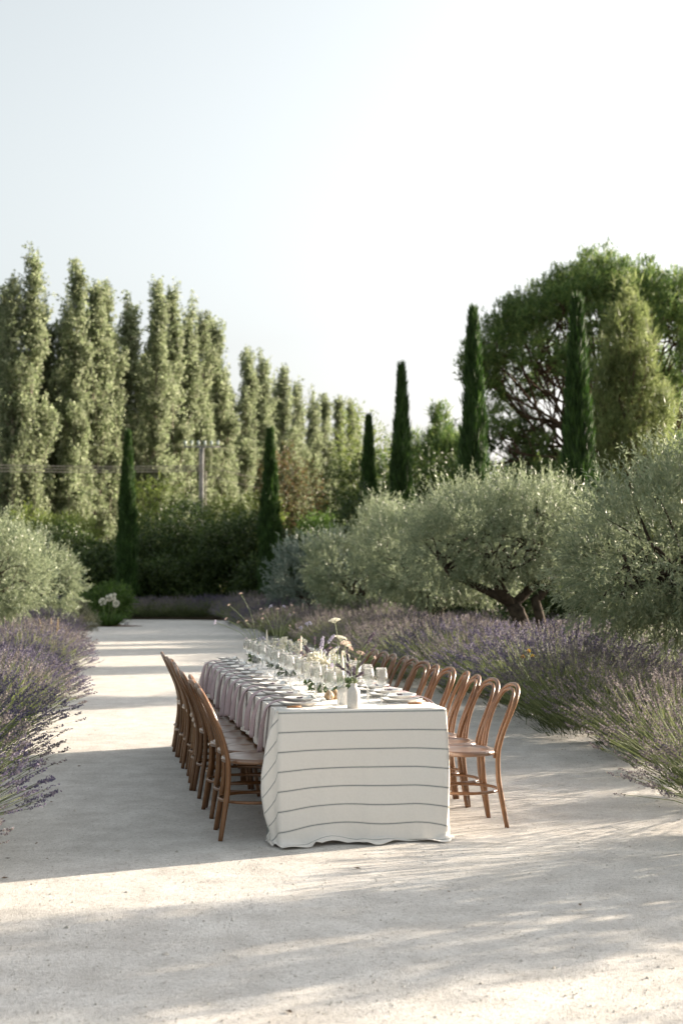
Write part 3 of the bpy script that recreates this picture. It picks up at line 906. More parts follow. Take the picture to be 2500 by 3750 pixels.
bouquet('lilac_bouquet', 'blue and lilac scabious with dark sprigs beside the middle candle', 'bouquet', .53, 1.95, .09,
        fl('lil', 11, 32, .10, .04, .15, 1.1) + fl('spk', 5, 33, .09, .10, .2) + fl('rose', 4, 34, .07, .05, .11) + [('but', -.12, .02, .22, 1.3), ('spb', .09, .05, .20, 1.1)], 90, 5, 1)
bouquet('cream_bouquet', 'cream and lemon blossoms heaped up at the middle of the table', 'bouquet', .47, 2.85, .09,
        fl('rose', 13, 35, .13, .05, .17, 1.3) + fl('lil', 9, 36, .14, .04, .17) + fl('umb', 3, 37, .1, .12, .2, .8) + [('lil', .13, .02, .30, 1.0), ('lil', .16, .05, .31, 1.0), ('lil', .09, .05, .27, 1.0)], 110, 6, 1)
bouquet('dried_bouquet', 'upright dried seed heads and small white scabious beside the far candle', 'bouquet', .50, 3.75, .09,
        [('but', -.12, .02, .36, 1.5), ('lil', -.06, .0, .42, 1), ('but', .0, .03, .40, 1.6), ('but', .12, .05, .43, 1.5), ('but', .13, .0, .37, 1.3), ('but', -.14, .03, .40, 1.4), ('lil', .04, -.04, .42, .9), ('but', .10, .03, .26, 1.4)] + fl('rose', 8, 38, .1, .04, .14, 1.1) + fl('lil', 7, 39, .12, .05, .16), 90, 7, 1)
bouquet('wispy_bouquet', 'long wispy stems bending out over the far end of the table', 'bouquet', .42, 4.55, .09,
        [('but', -.27, .0, .30, 1.7), ('but', -.24, .05, .42, 1.6), ('lil', -.36, .05, .27, 1.2), ('but', -.14, .03, .52, 1.8), ('but', -.17, -.05, .27, 1.6), ('but', -.09, .02, .28, 1.5), ('but', .05, .03, .30, 1.5)] + fl('rose', 6, 41, .1, .04, .12) + fl('lil', 5, 42, .1, .05, .14), 70, 8, 1)

# ------------------------------------------------------------------ lavender
def build_lavender(seed, faded=False, n=560):
    def fn():
        g = np.random.default_rng(seed)
        t = link('lavender_bush', None)
        r, h = .40, .37
        nb = 1500
        u = rand_unit(nb, g); u[:, 2] = np.abs(u[:, 2])
        P = u * np.array([r, r, h]) * (g.uniform(.35, 1.0, nb) ** .6)[:, None]
        P[:, 2] += .04
        D = unit(u * [1, 1, .5] + [0, 0, .95] + g.normal(size=(nb, 3)) * .3)
        part('foliage', [blades(P, D, perp(D, g), g.uniform(.07, .16, nb), g.uniform(.005, .010, nb))], M['lav_leaf'], t)
        a = g.random(n) * 6.28; q = np.sqrt(g.random(n))
        tilt = np.minimum(q * rad(64) + g.normal(size=n) * .08, rad(69))
        D = np.stack([np.cos(a) * np.sin(tilt), np.sin(a) * np.sin(tilt), np.cos(tilt)], -1)
        B = np.stack([np.cos(a) * q * .28, np.sin(a) * q * .28, np.full(n, .10)], -1)
        L = g.uniform(.46, .62, n) * (1 + .14 * q)
        lean = np.array([g.normal() * .08, g.normal() * .08, 0])
        D = unit(D + lean)
        sag = np.stack([np.zeros(n), np.zeros(n), -.07 * q ** 2 * g.random(n)], -1)
        tip = B + D * L[:, None] + sag
        S = perp(D, g)
        mid = B + D * (L * .55)[:, None]
        w = .0042
        Vs = np.stack([B - S * w / 2, B + S * w / 2, mid + S * w / 2, mid - S * w / 2], 1)
        Vs2 = np.stack([mid - S * w / 2, mid + S * w / 2, tip + S * w / 3, tip - S * w / 3], 1)
        part('stems', [(Vs.reshape(-1, 3), np.arange(4 * n).reshape(n, 4)), (Vs2.reshape(-1, 3), np.arange(4 * n).reshape(n, 4))], M['lav_stem'], t)
        m = 19
        T = unit(tip - mid)
        sl = g.uniform(.05, .10, n)
        tt = np.linspace(0, 1, m)[None] + g.normal(size=(n, m)) * .03
        C = tip[:, None] + T[:, None] * (sl[:, None] * (tt - .35))[..., None]
        C = C.reshape(-1, 3); Tr = np.repeat(T[:, None], m, 1).reshape(-1, 3)
        qd = perp(Tr, g)
        Q = unit(qd + Tr * 1.0)
        sz = np.repeat(g.uniform(.8, 1.25, n), m)
        part('flower_spikes', [blades(C, Q, perp(Q, g), 0.0145 * sz, .0095 * sz, .55)], M['lav_faded' if faded else 'lav_spike'], t)
        return t
    return Maker(fn)
LAV = [build_lavender(200 + k, k in (2, 4, 5), 430 if k in (2, 4, 5) else 560) for k in range(6)]
def in_view(x, y, pad=1.0):
    return y > 3 and abs(x) < y * .2401 + pad
grng = np.random.default_rng(77)
left_n = right_n = 0
rn = {}; ROWS0 = ['front', 'second', 'third', 'fourth']
for row in range(4):
    y = 6.3 if row == 0 else 7.0 + row * .3
    while y < 34:
        step = 1.08 + grng.normal() * .1
        x = edge_left(y) - .60 - max(0, y - 18) * .034 - row * 1.02 + grng.normal() * .08
        if in_view(x, y, .9):
            k = grng.choice([0, 1, 3, 2, 4]) if row else grng.choice([0, 1, 3, 5])
            sc = grng.uniform(.98, 1.2)
            o = LAV[k]((x, y, -.01), grng.random() * 6.28, (sc, sc, sc * grng.uniform(.92, 1.1)))
            if row == 0 and left_n < 14:
                lb = f'purple lavender bush spilling onto the path edge opposite the chair backs, {ORD[left_n]} from the camera'; left_n += 1
            elif row == 0:
                lb = 'small distant lavender bush along the path edge before the silver shrub'
            else:
                rn[row] = rn.get(row, 0) + 1
                lb = f'purple lavender bush below the left olives, {ROWS0[row]} row from the path, {ORD[min(rn[row] - 1, 15)]} from the camera'
            tag(o, lb, 'lavender bush', 'lavender bushes in the bed left of the path')
        y += step
OLV = [(3.75, 13.8), (2.85, 20.2), (1.75, 26.2), (.45, 32.2)]
ROWS = ['front', 'second', 'third', 'fourth', 'fifth']
for row in range(5):
    y = 8.2 + (row % 2) * .6
    cnt = 0
    while y < 49:
        step = 1.32 + grng.normal() * .12
        x = edge_right(y) + .42 - max(0, 12.5 - y) * .14 * (row == 0) + row * 1.12 + grng.normal() * .13
        near_trunk = any(math.hypot(x - a, y - b) < .55 for a, b in OLV)
        if in_view(x, y, .9) and not near_trunk and not (row > 2 and y > 36):
            k = grng.choice([2, 4, 5, 2, 4, 0, 1])
            sc = grng.uniform(1.0, 1.4) * (.86 if row > 1 else 1)
            o = LAV[k]((x, y, -.01), grng.random() * 6.28, (sc, sc, sc * grng.uniform(.9, 1.1)))
            if row == 0 and cnt < 14:
                lb = f'lavender bush leaning onto the gravel beside the lavender side chairs, {ORD[cnt]} from the camera'
            elif row == 0:
                lb = 'lavender bush along the path edge past the far end of the table'
            elif cnt < 9:
                lb = f'lavender bush in the {ROWS[row]} row in from the path, {ORD[cnt]} from the camera'
            else:
                lb = f'lavender bush deep in the bed by the olives, {ROWS[row]} row from the path'
            cnt += 1
            tag(o, lb, 'lavender bush', 'lavender bushes in the bed right of the path')
        y += step
for row in range(3):
    for n_, x in enumerate(np.arange(-10.4, 1.2, 1.15)):
        sc = grng.uniform(1.0, 1.3)
        o = LAV[grng.integers(6)]((x + grng.normal() * .18, 53.4 + row * 1.0 + (0 if x > -9 else .4), -.01), grng.random() * 6.28, sc)
        lb = f'shaded lavender bush closing the far end of the path, {ORD[n_]} along' if row == 0 else 'shaded lavender bush between the end of the path and the dark hedge'
        tag(o, lb, 'lavender bush', 'lavender bushes at the end of the path')

# ------------------------------------------------------------------ olive trees
def limb(p0, p1, r0, r1, g, wob=.08, k=5, n=7):
    p0, p1 = np.array(p0, float), np.array(p1, float)
    t = np.linspace(0, 1, 4)[:, None]
    P = p0 + (p1 - p0) * t
    P[1:-1] += g.normal(size=(2, 3)) * wob * np.linalg.norm(p1 - p0)
    Q = spline(P, k)
    rr = np.linspace(r0, r1, len(Q)) * (1 + g.normal(size=len(Q)) * .05)
    return tube(Q, rr, n), Q

def olive_tree(name, label, loc, lobes, base, fork, r0, seed, nshoot=2400, leaf=(.062, .0145), mat='olive', second=None, group=None):
    g = np.random.default_rng(seed)
    t = link(name, None, loc=loc)
    tag(t, label, 'olive tree', group)
    wood = []
    seg, Q = limb(base, fork, r0, r0 * .8, g, .05)
    wood.append(seg)
    if second:
        seg, _ = limb(np.array(base) + [second[0] * .25, 0, 0], np.array(fork) + [second[0], second[1], second[2]], r0 * .62, r0 * .5, g, .05)
        wood.append(seg)
        e2 = np.array(fork) + [second[0], second[1], second[2]]
        wood.append(limb(e2 - [0, 0, .05], np.array(lobes[3][:3]), r0 * .5, r0 * .2, g, .06)[0])
    for L in lobes:
        c = np.array(L[:3]); rr = np.array(L[3:])
        seg, Q = limb(fork, c - [0, 0, rr[2] * .25], r0 * .55, r0 * .22, g, .12)
        wood.append(seg)
        for k in range(9):
            u = rand_unit(1, g)[0]; u[2] = abs(u[2]) * .8 - .1
            seg, _ = limb(Q[g.integers(len(Q) // 2, len(Q))], c + u * rr * .85, r0 * .16, r0 * .04, g, .14, 3, 5)
            wood.append(seg)
    part('trunk', wood, M['bark'], t, True)
    P, N = in_lobes(lobes, nshoot, g, .55, .5)
    up = np.clip((P[:, 2] - np.min(P[:, 2])) / np.ptp(P[:, 2]), 0, 1)
    D = unit(N * .75 + np.array([0, 0, 1.0]) * (up * 1.7 - .4)[:, None] + g.normal(size=P.shape) * .36)
    ln = g.uniform(.16, .36, len(P)) * (.75 + .75 * up ** 2)
    LP, LD, LS = shoots(P, D, ln, 15, .75, g)
    n = len(LP)
    sz = g.uniform(.7, 1.15, n)
    part('crown', [blades(LP, LD, LS, leaf[0] * sz, leaf[1] * sz), slivers(P, D, perp(D, g), ln, .006)], M[mat], t)
    return t
OG = 'olive trees in the lavender bed'
olive_tree('olive_tree', 'largest silvery olive tree, cut by the picture edge, hanging low over the lavender', (3.75, 13.8, 0),
           [(-.55, -.1, 1.8, 1.05, .95, .78), (.35, .1, 2.15, 1.15, 1.0, 1.0), (-.2, .5, 1.35, 1.1, .8, .55), (.55, -.3, 1.25, 1.1, .9, .6), (-1.05, .1, 1.5, .6, .6, .5)], (.15, 0, 0), (.05, 0, .95), .13, 301, 5600, group=OG)
olive_tree('olive_tree', 'olive tree with a dark leaning twin trunk rising from the lavender', (2.85, 20.2, 0),
           [(-.95, 0, 2.15, .85, .8, .65), (-.1, .1, 2.2, .85, .8, .65), (-.5, -.2, 1.9, .95, .8, .45), (.5, .1, 1.9, .7, .7, .55), (-1.4, 0, 1.85, .6, .7, .5)], (-.05, 0, 0), (-.42, 0, 1.12), .135, 302, 3600, second=(.3, 0, .1), group=OG)
olive_tree('olive_tree', 'olive tree crown standing just beyond the twin trunked one', (1.75, 26.2, 0),
           [(-.65, 0, 1.95, .9, .9, .8), (.35, .1, 2.2, .95, .9, .85), (-.1, -.2, 1.6, 1.1, .9, .6), (.9, .1, 1.75, .8, .8, .7)], (.1, 0, 0), (.0, 0, .9), .13, 303, 2600, (.075, .0175), group=OG)
olive_tree('olive_tree', 'farthest olive tree of the row, its crown low above the lavender', (.45, 32.2, 0),
           [(-.5, 0, 1.75, .85, .9, .8), (.5, .1, 2.35, .75, .8, .95), (0, -.2, 1.4, 1.15, .9, .65), (.9, .1, 1.7, .7, .8, .6)], (0, 0, 0), (.0, 0, .9), .12, 304, 2200, (.09, .02), group=OG)
olive_tree('blue_olive_tree', 'blue grey shrubby olive at the end of the row, before the dark hedge', (-.75, 37.5, 0),
           [(-.3, 0, 1.5, .9, .9, 1.0), (.5, .2, 1.7, .8, .9, .9), (-.1, -.2, .95, 1.1, .9, .7)], (0, 0, 0), (0, 0, .7), .1, 305, 1800, (.1, .024), mat='olive_cool')
olive_tree('olive_tree', 'pale olive tree cut by the picture edge above the purple lavender', (-6.2, 24.0, 0),
           [(-.3, 0, 1.9, 1.1, 1.0, .85), (.55, -.1, 1.55, .85, .9, .75), (-.9, .1, 1.55, .8, .8, .75), (0, -.3, 1.2, 1.05, .8, .55)], (-.1, 0, 0), (-.05, 0, .9), .13, 306, 3500, (.07, .0165), group=OG)
olive_tree('olive_tree', 'smaller pale olive just beyond the left one, by the silver shrub', (-6.85, 31.0, 0),
           [(-.1, 0, 1.65, .85, .85, .85), (.55, -.1, 1.35, .7, .8, .7), (-.6, .1, 1.4, .8, .8, .75)], (0, 0, 0), (0, 0, .8), .11, 307, 2000, (.085, .02), group=OG)
# the row goes on towards the camera, outside the picture: its shade lies across the gravel
olive_tree('olive_tree', 'olive tree outside the picture whose shade crosses the near gravel', (4.9, 8.5, 0),
           [(-.2, 0, 1.3, .75, .75, .5), (.1, .2, 1.95, .8, .8, .7), (-.5, .0, 2.15, .55, .6, .5), (.4, .1, 1.35, .75, .75, .55)], (0, 0, 0), (0, 0, .8), .13, 308, 2200, group=OG)
olive_tree('olive_tree', 'second olive tree outside the picture shading the closest gravel', (5.0, 6.3, 0),
           [(-.2, -.3, 1.3, .85, .85, .5), (.1, -.3, 1.95, .85, .9, .7), (.5, -.6, 1.5, 1.0, .95, .8), (-.5, -.6, 1.7, .7, .7, .6)], (0, 0, 0), (0, -.2, .8), .13, 309, 2400, group=OG)

# ------------------------------------------------------------------ cypresses
def build_cypress(seed, fat=1.0):
    def fn():
        g = np.random.default_rng(seed)
        t = link('cypress_tree', None)
        part('trunk', [limb((0, 0, 0), (0, 0, .9), .10, .09, g, .02)[0]], M['bark'], t, True)
        h = 8.0
        n = 15000
        z = g.random(n) ** .95 * (h - .25)
        prof = lambda z: (.20 + .16 * np.clip(z / 1.0, 0, 1)) * np.clip((h - z) / 4.6, 0, 1) ** .78 * fat
        a = g.random(n) * 6.28
        bump = 1 + .12 * np.sin(a * 3 + z * 2.1) + .10 * np.sin(a * 5 - z * 4.3) + .10 * np.sin(z * 7.7 + a) + .28 * (g.random(n) < .05)
        rr = prof(z) * bump * (g.uniform(.72, 1.0, n))
        P = np.stack([rr * np.cos(a), rr * np.sin(a), z + .12], -1)
        D = unit(np.stack([np.cos(a) * .22, np.sin(a) * .22, np.ones(n)], -1) + g.normal(size=(n, 3)) * .13)
        zz = np.linspace(.1, h - .5, 30)
        core = lathe([(0, .1)] + [(float(prof(q)) * .74, q) for q in zz] + [(0, h - .3)], 12)
        core[0][:, :2] *= (1 + g.normal(size=(len(core[0]), 1)) * .06)
        part('crown', [blades(P, D, perp(D, g), g.uniform(.16, .38, n), g.uniform(.016, .036, n)), core], M['cypress'], t)
        return t
    return Maker(fn)
CYP = [build_cypress(400, 1.0), build_cypress(401, 1.05)]
for k, (x, y, h, w, lb) in enumerate([(-8.28, 55.0, 7.2, .95, 'slim cypress standing alone in front of the hedge and the poplars'), (-2.74, 54.5, 7.25, 1.0, 'dark cypress in the middle, in front of the red brown tree'),
                                      (1.05, 55, 7.8, 1.0, 'shorter cypress close to the tall one, left of the pines'), (1.95, 46, 8.45, .97, 'tall cypress with clear sky on both sides of its tip'),
                                      (3.40, 36.5, 8.45, 1.0, 'tall broad cypress against the dark edge of the stone pine'), (5.55, 33.3, 8.1, .98, 'cypress standing in front of the stone pine crown, behind the near olive')]):
    tag(CYP[k % 2]((x, y, 0), k * 1.3, (w, w, h / 8.0)), lb, 'cypress', 'cypress trees')

# ------------------------------------------------------------------ poplars
def build_poplar(seed):
    def fn():
        g = np.random.default_rng(seed)
        t = link('poplar_tree', None)
        H = 20.0
        lean = g.normal(size=2) * .3 + [-.35, 0]
        tr = [np.array([lean[0] * (q / H) ** 2 * 1.6, lean[1] * (q / H) ** 2, q]) for q in np.linspace(0, H * .96, 14)]
        TR = spline(tr, 3)
        wood = [tube(TR, np.linspace(.24, .02, len(TR)), 7)]
        BP, BD, BL_ = [], [], []
        for k in range(86):
            z0 = g.uniform(.6, H * .91)
            i = int(z0 / (H * .96) * (len(TR) - 1))
            a = g.random() * 6.28
            frac = z0 / H
            reach = (1.55 if frac < .55 else 1.45 * (1 - (frac - .55) / .48)) * g.uniform(.25, 1.0)
            ln = g.uniform(2.2, 4.8) * (1 - .5 * frac)
            p0 = TR[i]
            p1 = p0 + [math.cos(a) * reach * .6, math.sin(a) * reach * .6, ln * .4]
            p2 = p0 + [math.cos(a) * reach, math.sin(a) * reach, ln]
            Q = spline([p0, p1, p2], 4)
            wood.append(tube(Q, np.linspace(.045, .01, len(Q)), 4, cap=False))
            nc = 3 + int(ln > 2.6)
            for tc_ in g.uniform(.35, 1.0, nc):
                c = Q[min(len(Q) - 1, int(tc_ * (len(Q) - 1) + .5))]
                m = g.integers(9, 15)
                BP.append(c + g.normal(size=(m, 3)) * [.17, .17, .34]); BL_.append(np.full(m, .34))
        for q in np.linspace(.35, .96, 60):
            BP.append(TR[int(q * (len(TR) - 1))][None] + g.normal(size=(4, 3)) * [.36, .36, .35] * (1.3 - q)); BL_.append(np.full(4, .34))
        BP.append(np.array([[TR[-1][0], TR[-1][1], TR[-1][2] + d] for d in np.linspace(-.5, .7, 10)])); BL_.append(np.full(10, .3))
        B = np.concatenate(BP)
        D = unit(g.normal(size=B.shape) * .6 + [0, 0, .9])
        LP, LD, LS = shoots(B, D, np.concatenate(BL_), 9, 1.1, g)
        LP += g.normal(size=LP.shape) * .05
        n = len(LP)
        part('trunk', wood, M['bark_poplar'], t, True)
        part('crown', [blades(LP, LD, LS, g.uniform(.11, .2, n), g.uniform(.08, .14, n), .5)], M['poplar'], t)
        return t
    return Maker(fn)
POP = [build_poplar(500 + k) for k in range(7)]
F_ = 3267.0
pops = [(-45, 960, 82), (28, 640, 80), (66, 578, 81), (112, 700, 86), (163, 600, 84), (213, 652, 87), (252, 660, 88), (300, 690, 92), (345, 650, 90), (398, 660, 93), (432, 700, 96), (470, 720, 97), (517, 728, 99), (560, 808, 108), (605, 818, 112), (655, 850, 118),
        (685, 880, 122), (715, 905, 130), (742, 908, 133), (770, 912, 137), (797, 925, 142), (818, 945, 146), (15, 820, 92), (140, 800, 95), (235, 810, 99), (330, 820, 103), (455, 850, 108), (535, 900, 116), (630, 920, 128), (-10, 720, 84), (92, 740, 88), (138, 690, 86), (190, 720, 90), (275, 740, 93), (372, 720, 95), (418, 760, 99), (495, 800, 103), (582, 860, 113), (632, 880, 121), (5, 660, 82)]
prng = np.random.default_rng(31)
fo_ = sorted(range(22, len(pops)), key=lambda q: pops[q][0])
NUM = ORD + ['seventeenth', 'eighteenth', 'nineteenth', 'twentieth']
FILL = [NUM[fo_.index(q)] for q in range(22, len(pops))]
n_front = 0
for k, (px, py, d) in enumerate(pops):
    x = (px - 784) / F_ * d; h = (1331 - py) / F_ * d + 1.48
    sc = h / 20.0
    w = sc * prng.uniform(.88, 1.15) if k < 22 else sc
    o = POP[(k * 3) % 7]((x, d, 0), prng.random() * 6.28 if k % 3 else 0.3, (w, w, sc))
    if k == 0: lb = 'short poplar cut off by the picture edge at the thick end of the row'
    elif k == 31 + 8: lb = 'poplar at the picture edge just behind the tallest one'
    elif k == 29: lb = 'poplar half cut by the picture edge beside the tallest one'
    elif k < 16: lb = f'tall grey green poplar above the hedge, {ORD[min(k - 1, 15)]} along from the picture edge'
    elif k < 22: lb = f'small far poplar in the pale clump at the low end of the row, {ORD[k - 16]} along'
    else: lb = f'poplar filling a gap behind the front poplars, {FILL[k - 22]} of them from the picture edge'
    tag(o, lb, 'poplar', 'poplars in the windbreak row')

# ------------------------------------------------------------------ pines
def tufts(P, D, g, k, ln, w):
    n = len(P)
    Dr = np.repeat(D[:, None], k, 1).reshape(-1, 3); Pr = np.repeat(P[:, None], k, 1).reshape(-1, 3)
    q = perp(Dr, g)
    a = g.uniform(.15, 1.35, n * k)[:, None]
    LD = unit(Dr * np.cos(a) + q * np.sin(a))
    t = g.uniform(-.5, .6, n * k)[:, None]
    return slivers(Pr + Dr * t * ln, LD, perp(LD, g), g.uniform(.7, 1.2, n * k) * ln, w)

def pine_tree(name, label, loc, lobes, fork, r0, seed, nt, mat, ln=.22, w=.03, k=13, base=(0, 0, 0), shell=.66, upw=1.1, candles=.42, limbs=10):
    g = np.random.default_rng(seed)
    t = link(name, None, loc=loc); tag(t, label, 'pine tree')
    wood = []
    seg, Q = limb(base, fork, r0, r0 * .75, g, .03); wood.append(seg)
    for L in lobes:
        c = np.array(L[:3]); rr = np.array(L[3:])
        seg, Q = limb(fork, c - [0, 0, rr[2] * .2], r0 * (.42 if limbs > 5 else .24), r0 * (.16 if limbs > 5 else .07), g, .08, 6, 6); wood.append(seg)
        for j in range(limbs):
            u = rand_unit(1, g)[0]; u[2] = u[2] * .7 + .25
            seg, Q2 = limb(Q[g.integers(len(Q) // 2, len(Q))], c + u * rr * .85, r0 * .11, r0 * .03, g, .1, 4, 4); wood.append(seg)
    part('trunk', wood, M['bark_pine'], t, True)
    P, N = in_lobes(lobes, nt, g, shell, .55)
    D = unit(N * .8 + [0, 0, upw] + g.normal(size=P.shape) * .25)
    up = g.random(len(P)) < np.clip(N[:, 2] + .15, 0, .8) * candles
    PC = np.repeat(P[up], 4, 0) + g.normal(size=(4 * up.sum(), 3)) * .09
    DC = unit(g.normal(size=PC.shape) * .14 + [0, 0, 1.0])
    part('crown', [tufts(P, D, g, k, ln, w), tufts(PC + DC * .42, DC, g, 6, ln * 1.3, w * .9)] if len(PC) else [tufts(P, D, g, k, ln, w)], M[mat], t)
    return t
lob = []
g = np.random.default_rng(61)
for k in range(84):          # flat bottomed clumps all over the umbrella
    a = k * 2.399; q = math.sqrt((k + .5) / 84)
    x, y = 5.75 * q * math.cos(a), 5.0 * q * math.sin(a)
    z = 12.75 - 3.9 * q ** 2.2 + g.normal() * .32
    r_ = g.uniform(.62, 1.0)
    lob.append((x, y, z, r_, r_, r_ * .62))
for k in range(26):          # lower side clumps
    a = k * 2.4 + .2; q = g.uniform(.55, 1.0)
    lob.append((5.3 * q * math.cos(a), 4.5 * q * math.sin(a), 6.2 + g.normal() * 1.3, .8, .8, .45))
g2 = np.random.default_rng(99)
for k in range(12):
    a = g2.random() * 6.28; q = 1.2 + g2.random() * 4.2
    lob.append((q * math.cos(a), q * math.sin(a) * .8, 3.2 + g2.random() * 3.4, .9, .9, .5))
lob.append((-5.4, -1, 6.0, .8, .8, 1.5)); lob.append((-4.9, -1.2, 8.2, .8, .8, 1.2)); lob.append((-5.9, -.6, 4.8, .7, .7, .7))
pine_tree('stone_pine', 'broad umbrella shaped stone pine towering over the cypresses', (10.3, 54, 0), lob, (-.3, -.3, 5.2), .30, 62, 15500, 'pine', .19, .036, 11, shell=.45, upw=.9, limbs=3)
g = np.random.default_rng(63)
lob2 = [(0, 0, 9.2, .3, .3, 1.1), (.35, .1, 8.5, .3, .3, .9), (-.4, 0, 8.1, .35, .3, .9)]
for k in range(34):
    z = 1.8 + 6.0 * (k / 34) ** .9 + g.normal() * .2
    rr_ = (1.95 * (1 - (z - 1.5) / 9.0) + .1) * g.uniform(.55, 1.05)
    a = k * 2.4
    lob2.append((rr_ * math.cos(a), rr_ * math.sin(a), z + .3, .38, .38, 1.0))
pine_tree('young_pine', 'young light green pine with sunlit upright tips in front of the stone pine', (9.1, 45, 0), [(x, y, z * 1.07, a, b, c) for x, y, z, a, b, c in lob2], (0, 0, 5.0), .13, 64, 2900, 'pine_light', .26, .032, 11, shell=.4, upw=1.4, candles=.7)
lob3 = [(g.normal() * 2.2, g.normal() * 2, 7 + g.normal() * 1.8, 1.3, 1.3, .9) for _ in range(10)]
pine_tree('open_pine', 'open branched pine at the picture edge with sky showing through', (15.2, 58, 0), lob3, (.3, 0, 4.0), .3, 65, 2600, 'pine_light', .3, .034, 10)
lob4 = [(0, 0, 7.0, .45, .45, .9)] + [(math.cos(k * 2.4) * (1.5 - k * .09), math.sin(k * 2.4) * (1.5 - k * .09), 1.6 + k * .42, .9, .9, .8) for k in range(12)]
pine_tree('small_pine', 'small dark pointed pine left of the broad cypress', (4.35, 62, 0), [(x * 1.1, y * 1.1, z * 1.12, a * 1.1, b * 1.1, c) for x, y, z, a, b, c in lob4], (0, 0, 5), .12, 66, 3600, 'pine', .28, .04, 11)
pine_tree('small_pine', 'lowest dark pine behind the tallest lone cypress', (3.1, 63, 0), [(x * .8, y * .8, z * .98, a, b, c) for x, y, z, a, b, c in lob4], (0, 0, 4.5), .12, 67, 3000, 'pine', .28, .04, 11)

# ------------------------------------------------------------------ hedge and shrubs
def shrub_tree(name, label, loc, size, mat, seed, n=2600, leaf=.11, cat='shrub', group=None, lob_n=9):
    g = np.random.default_rng(seed)
    rx, ry, h = size
    lobes = []
    for k in range(lob_n):
        a = g.random() * 6.28; q = math.sqrt(g.random()) * .62
        z = h * g.uniform(.22, .84) * (1 - .2 * q)
        lobes.append((rx * q * math.cos(a), ry * q * math.sin(a), z, rx * g.uniform(.36, .55), ry * g.uniform(.36, .55), h * g.uniform(.17, .27)))
    lobes += [(0, 0, h * .28, rx * .85, ry * .85, h * .3)]
    t = link(name, None, loc=loc); tag(t, label, cat, group)
    wood = []
    for L in lobes[:7]:
        wood.append(limb((g.normal() * .15, g.normal() * .15, 0), (L[0], L[1], L[2]), .06, .02, g, .1, 3, 5)[0])
    part('stems', wood, M['bark'], t, True)
    P, N = in_lobes(lobes, n, g, .62, .55)
    P[:, 2] = np.maximum(P[:, 2], .05)
    D = unit(N + [0, 0, .35] + g.normal(size=P.shape) * .4)
    LP, LD, LS = shoots(P, D, g.uniform(.2, .5, len(P)) * leaf / .11, 8, 1.0, g)
    m = len(LP)
    part('foliage', [blades(LP, LD, LS, leaf * g.uniform(.7, 1.3, m), leaf * g.uniform(.35, .6, m))], M[mat], t)
    return t
def at(px, d): return (px - 784) / F_ * d
def hgt(py, d): return (1331 - py) / F_ * d + 1.48
HG = 'dark shrubs of the hedge'
hedge = [(150, 1195, 60, 1.8, 'dark hedge shrub behind the left olive trees'), (225, 1255, 58.5, 1.6, 'dark hedge shrub left of the slim lone cypress'), (335, 1205, 60, 1.9, 'dark hedge shrub directly right of the slim lone cypress'),
         (405, 1265, 58.2, 1.6, 'low dark hedge shrub below the utility pole'), (480, 1145, 61, 2.3, 'rounded dark hedge shrub, highest in the middle of the hedge'), (560, 1175, 59.5, 2.0, 'dark hedge shrub directly left of the middle cypress'),
         (660, 1215, 60, 1.9, 'dark hedge shrub directly right of the middle cypress'), (735, 1245, 58.5, 1.7, 'dark hedge shrub behind the blue grey olive'), (285, 1285, 57.8, 1.5, 'low hedge shrub at the foot of the slim lone cypress'), (610, 1290, 57.6, 1.6, 'low hedge shrub at the foot of the middle cypress')]
for k, (px, py, d, rx, lb) in enumerate(hedge):
    shrub_tree('hedge_shrub', lb, (at(px, d), d, 0), (rx, 1.9, hgt(py, d)), 'hedge', 700 + k, 3000, .12, 'shrub', HG)
back = [(60, 1150, 70, 2.8, 'hedge_light', 'tall light shrub at the foot of the thickest poplars'), (185, 1165, 68, 2.6, 'hedge_light', 'sunlit shrub behind the hedge left of the lone cypress'), (355, 1115, 70, 2.8, 'hedge_light', 'sunlit yellow green shrub between the lone cypress and the pole'),
        (420, 1150, 67, 2.2, 'hedge', 'darker shrub at the foot of the utility pole'), (540, 1125, 70, 2.8, 'hedge_light', 'sunlit shrub behind the hedge right of the pole'), (680, 1020, 72, 2.5, 'russet', 'red brown leaved tree behind the middle cypress'),
        (745, 1135, 66, 2.3, 'bright', 'bright green bush between the russet tree and the cypresses'), (805, 1000, 74, 2.5, 'hedge', 'dark tree behind the shorter cypress'), (882, 905, 76, 2.7, 'hedge_light', 'light leaved tree between the two neighbouring cypresses'),
        (985, 1020, 58, 2.3, 'hedge', 'dark bush right of the tall sky framed cypress'), (1010, 1040, 62, 2.0, 'hedge_light', 'yellowish bush below the small pointed pines'), (1200, 1050, 50, 2.6, 'hedge', 'dark thicket between the two broad cypresses'),
        (1260, 1000, 56, 2.6, 'pine', 'green thicket under the stone pine'), (1420, 1010, 48, 2.4, 'hedge_light', 'light thicket below the young pine'), (1540, 1030, 46, 2.4, 'hedge', 'dark thicket behind the near olive at the picture edge'), (880, 1110, 52, 1.8, 'hedge', 'low dark bush at the foot of the sky framed cypress'), (958, 955, 66, 2.2, 'pine', 'dark green tree filling the gap right of the sky framed cypress'), (1150, 1010, 60, 2.6, 'pine', 'dark green thicket directly left of the stone pine trunk')]
for k, (px, py, d, rx, mt, lb) in enumerate(back):
    shrub_tree('background_shrub', lb, (at(px, d), d, 0), (rx, 1.9, hgt(py, d)), mt, 730 + k, 2300, .13 if mt != 'pine' else .12, 'shrub', 'shrubs behind the hedge')
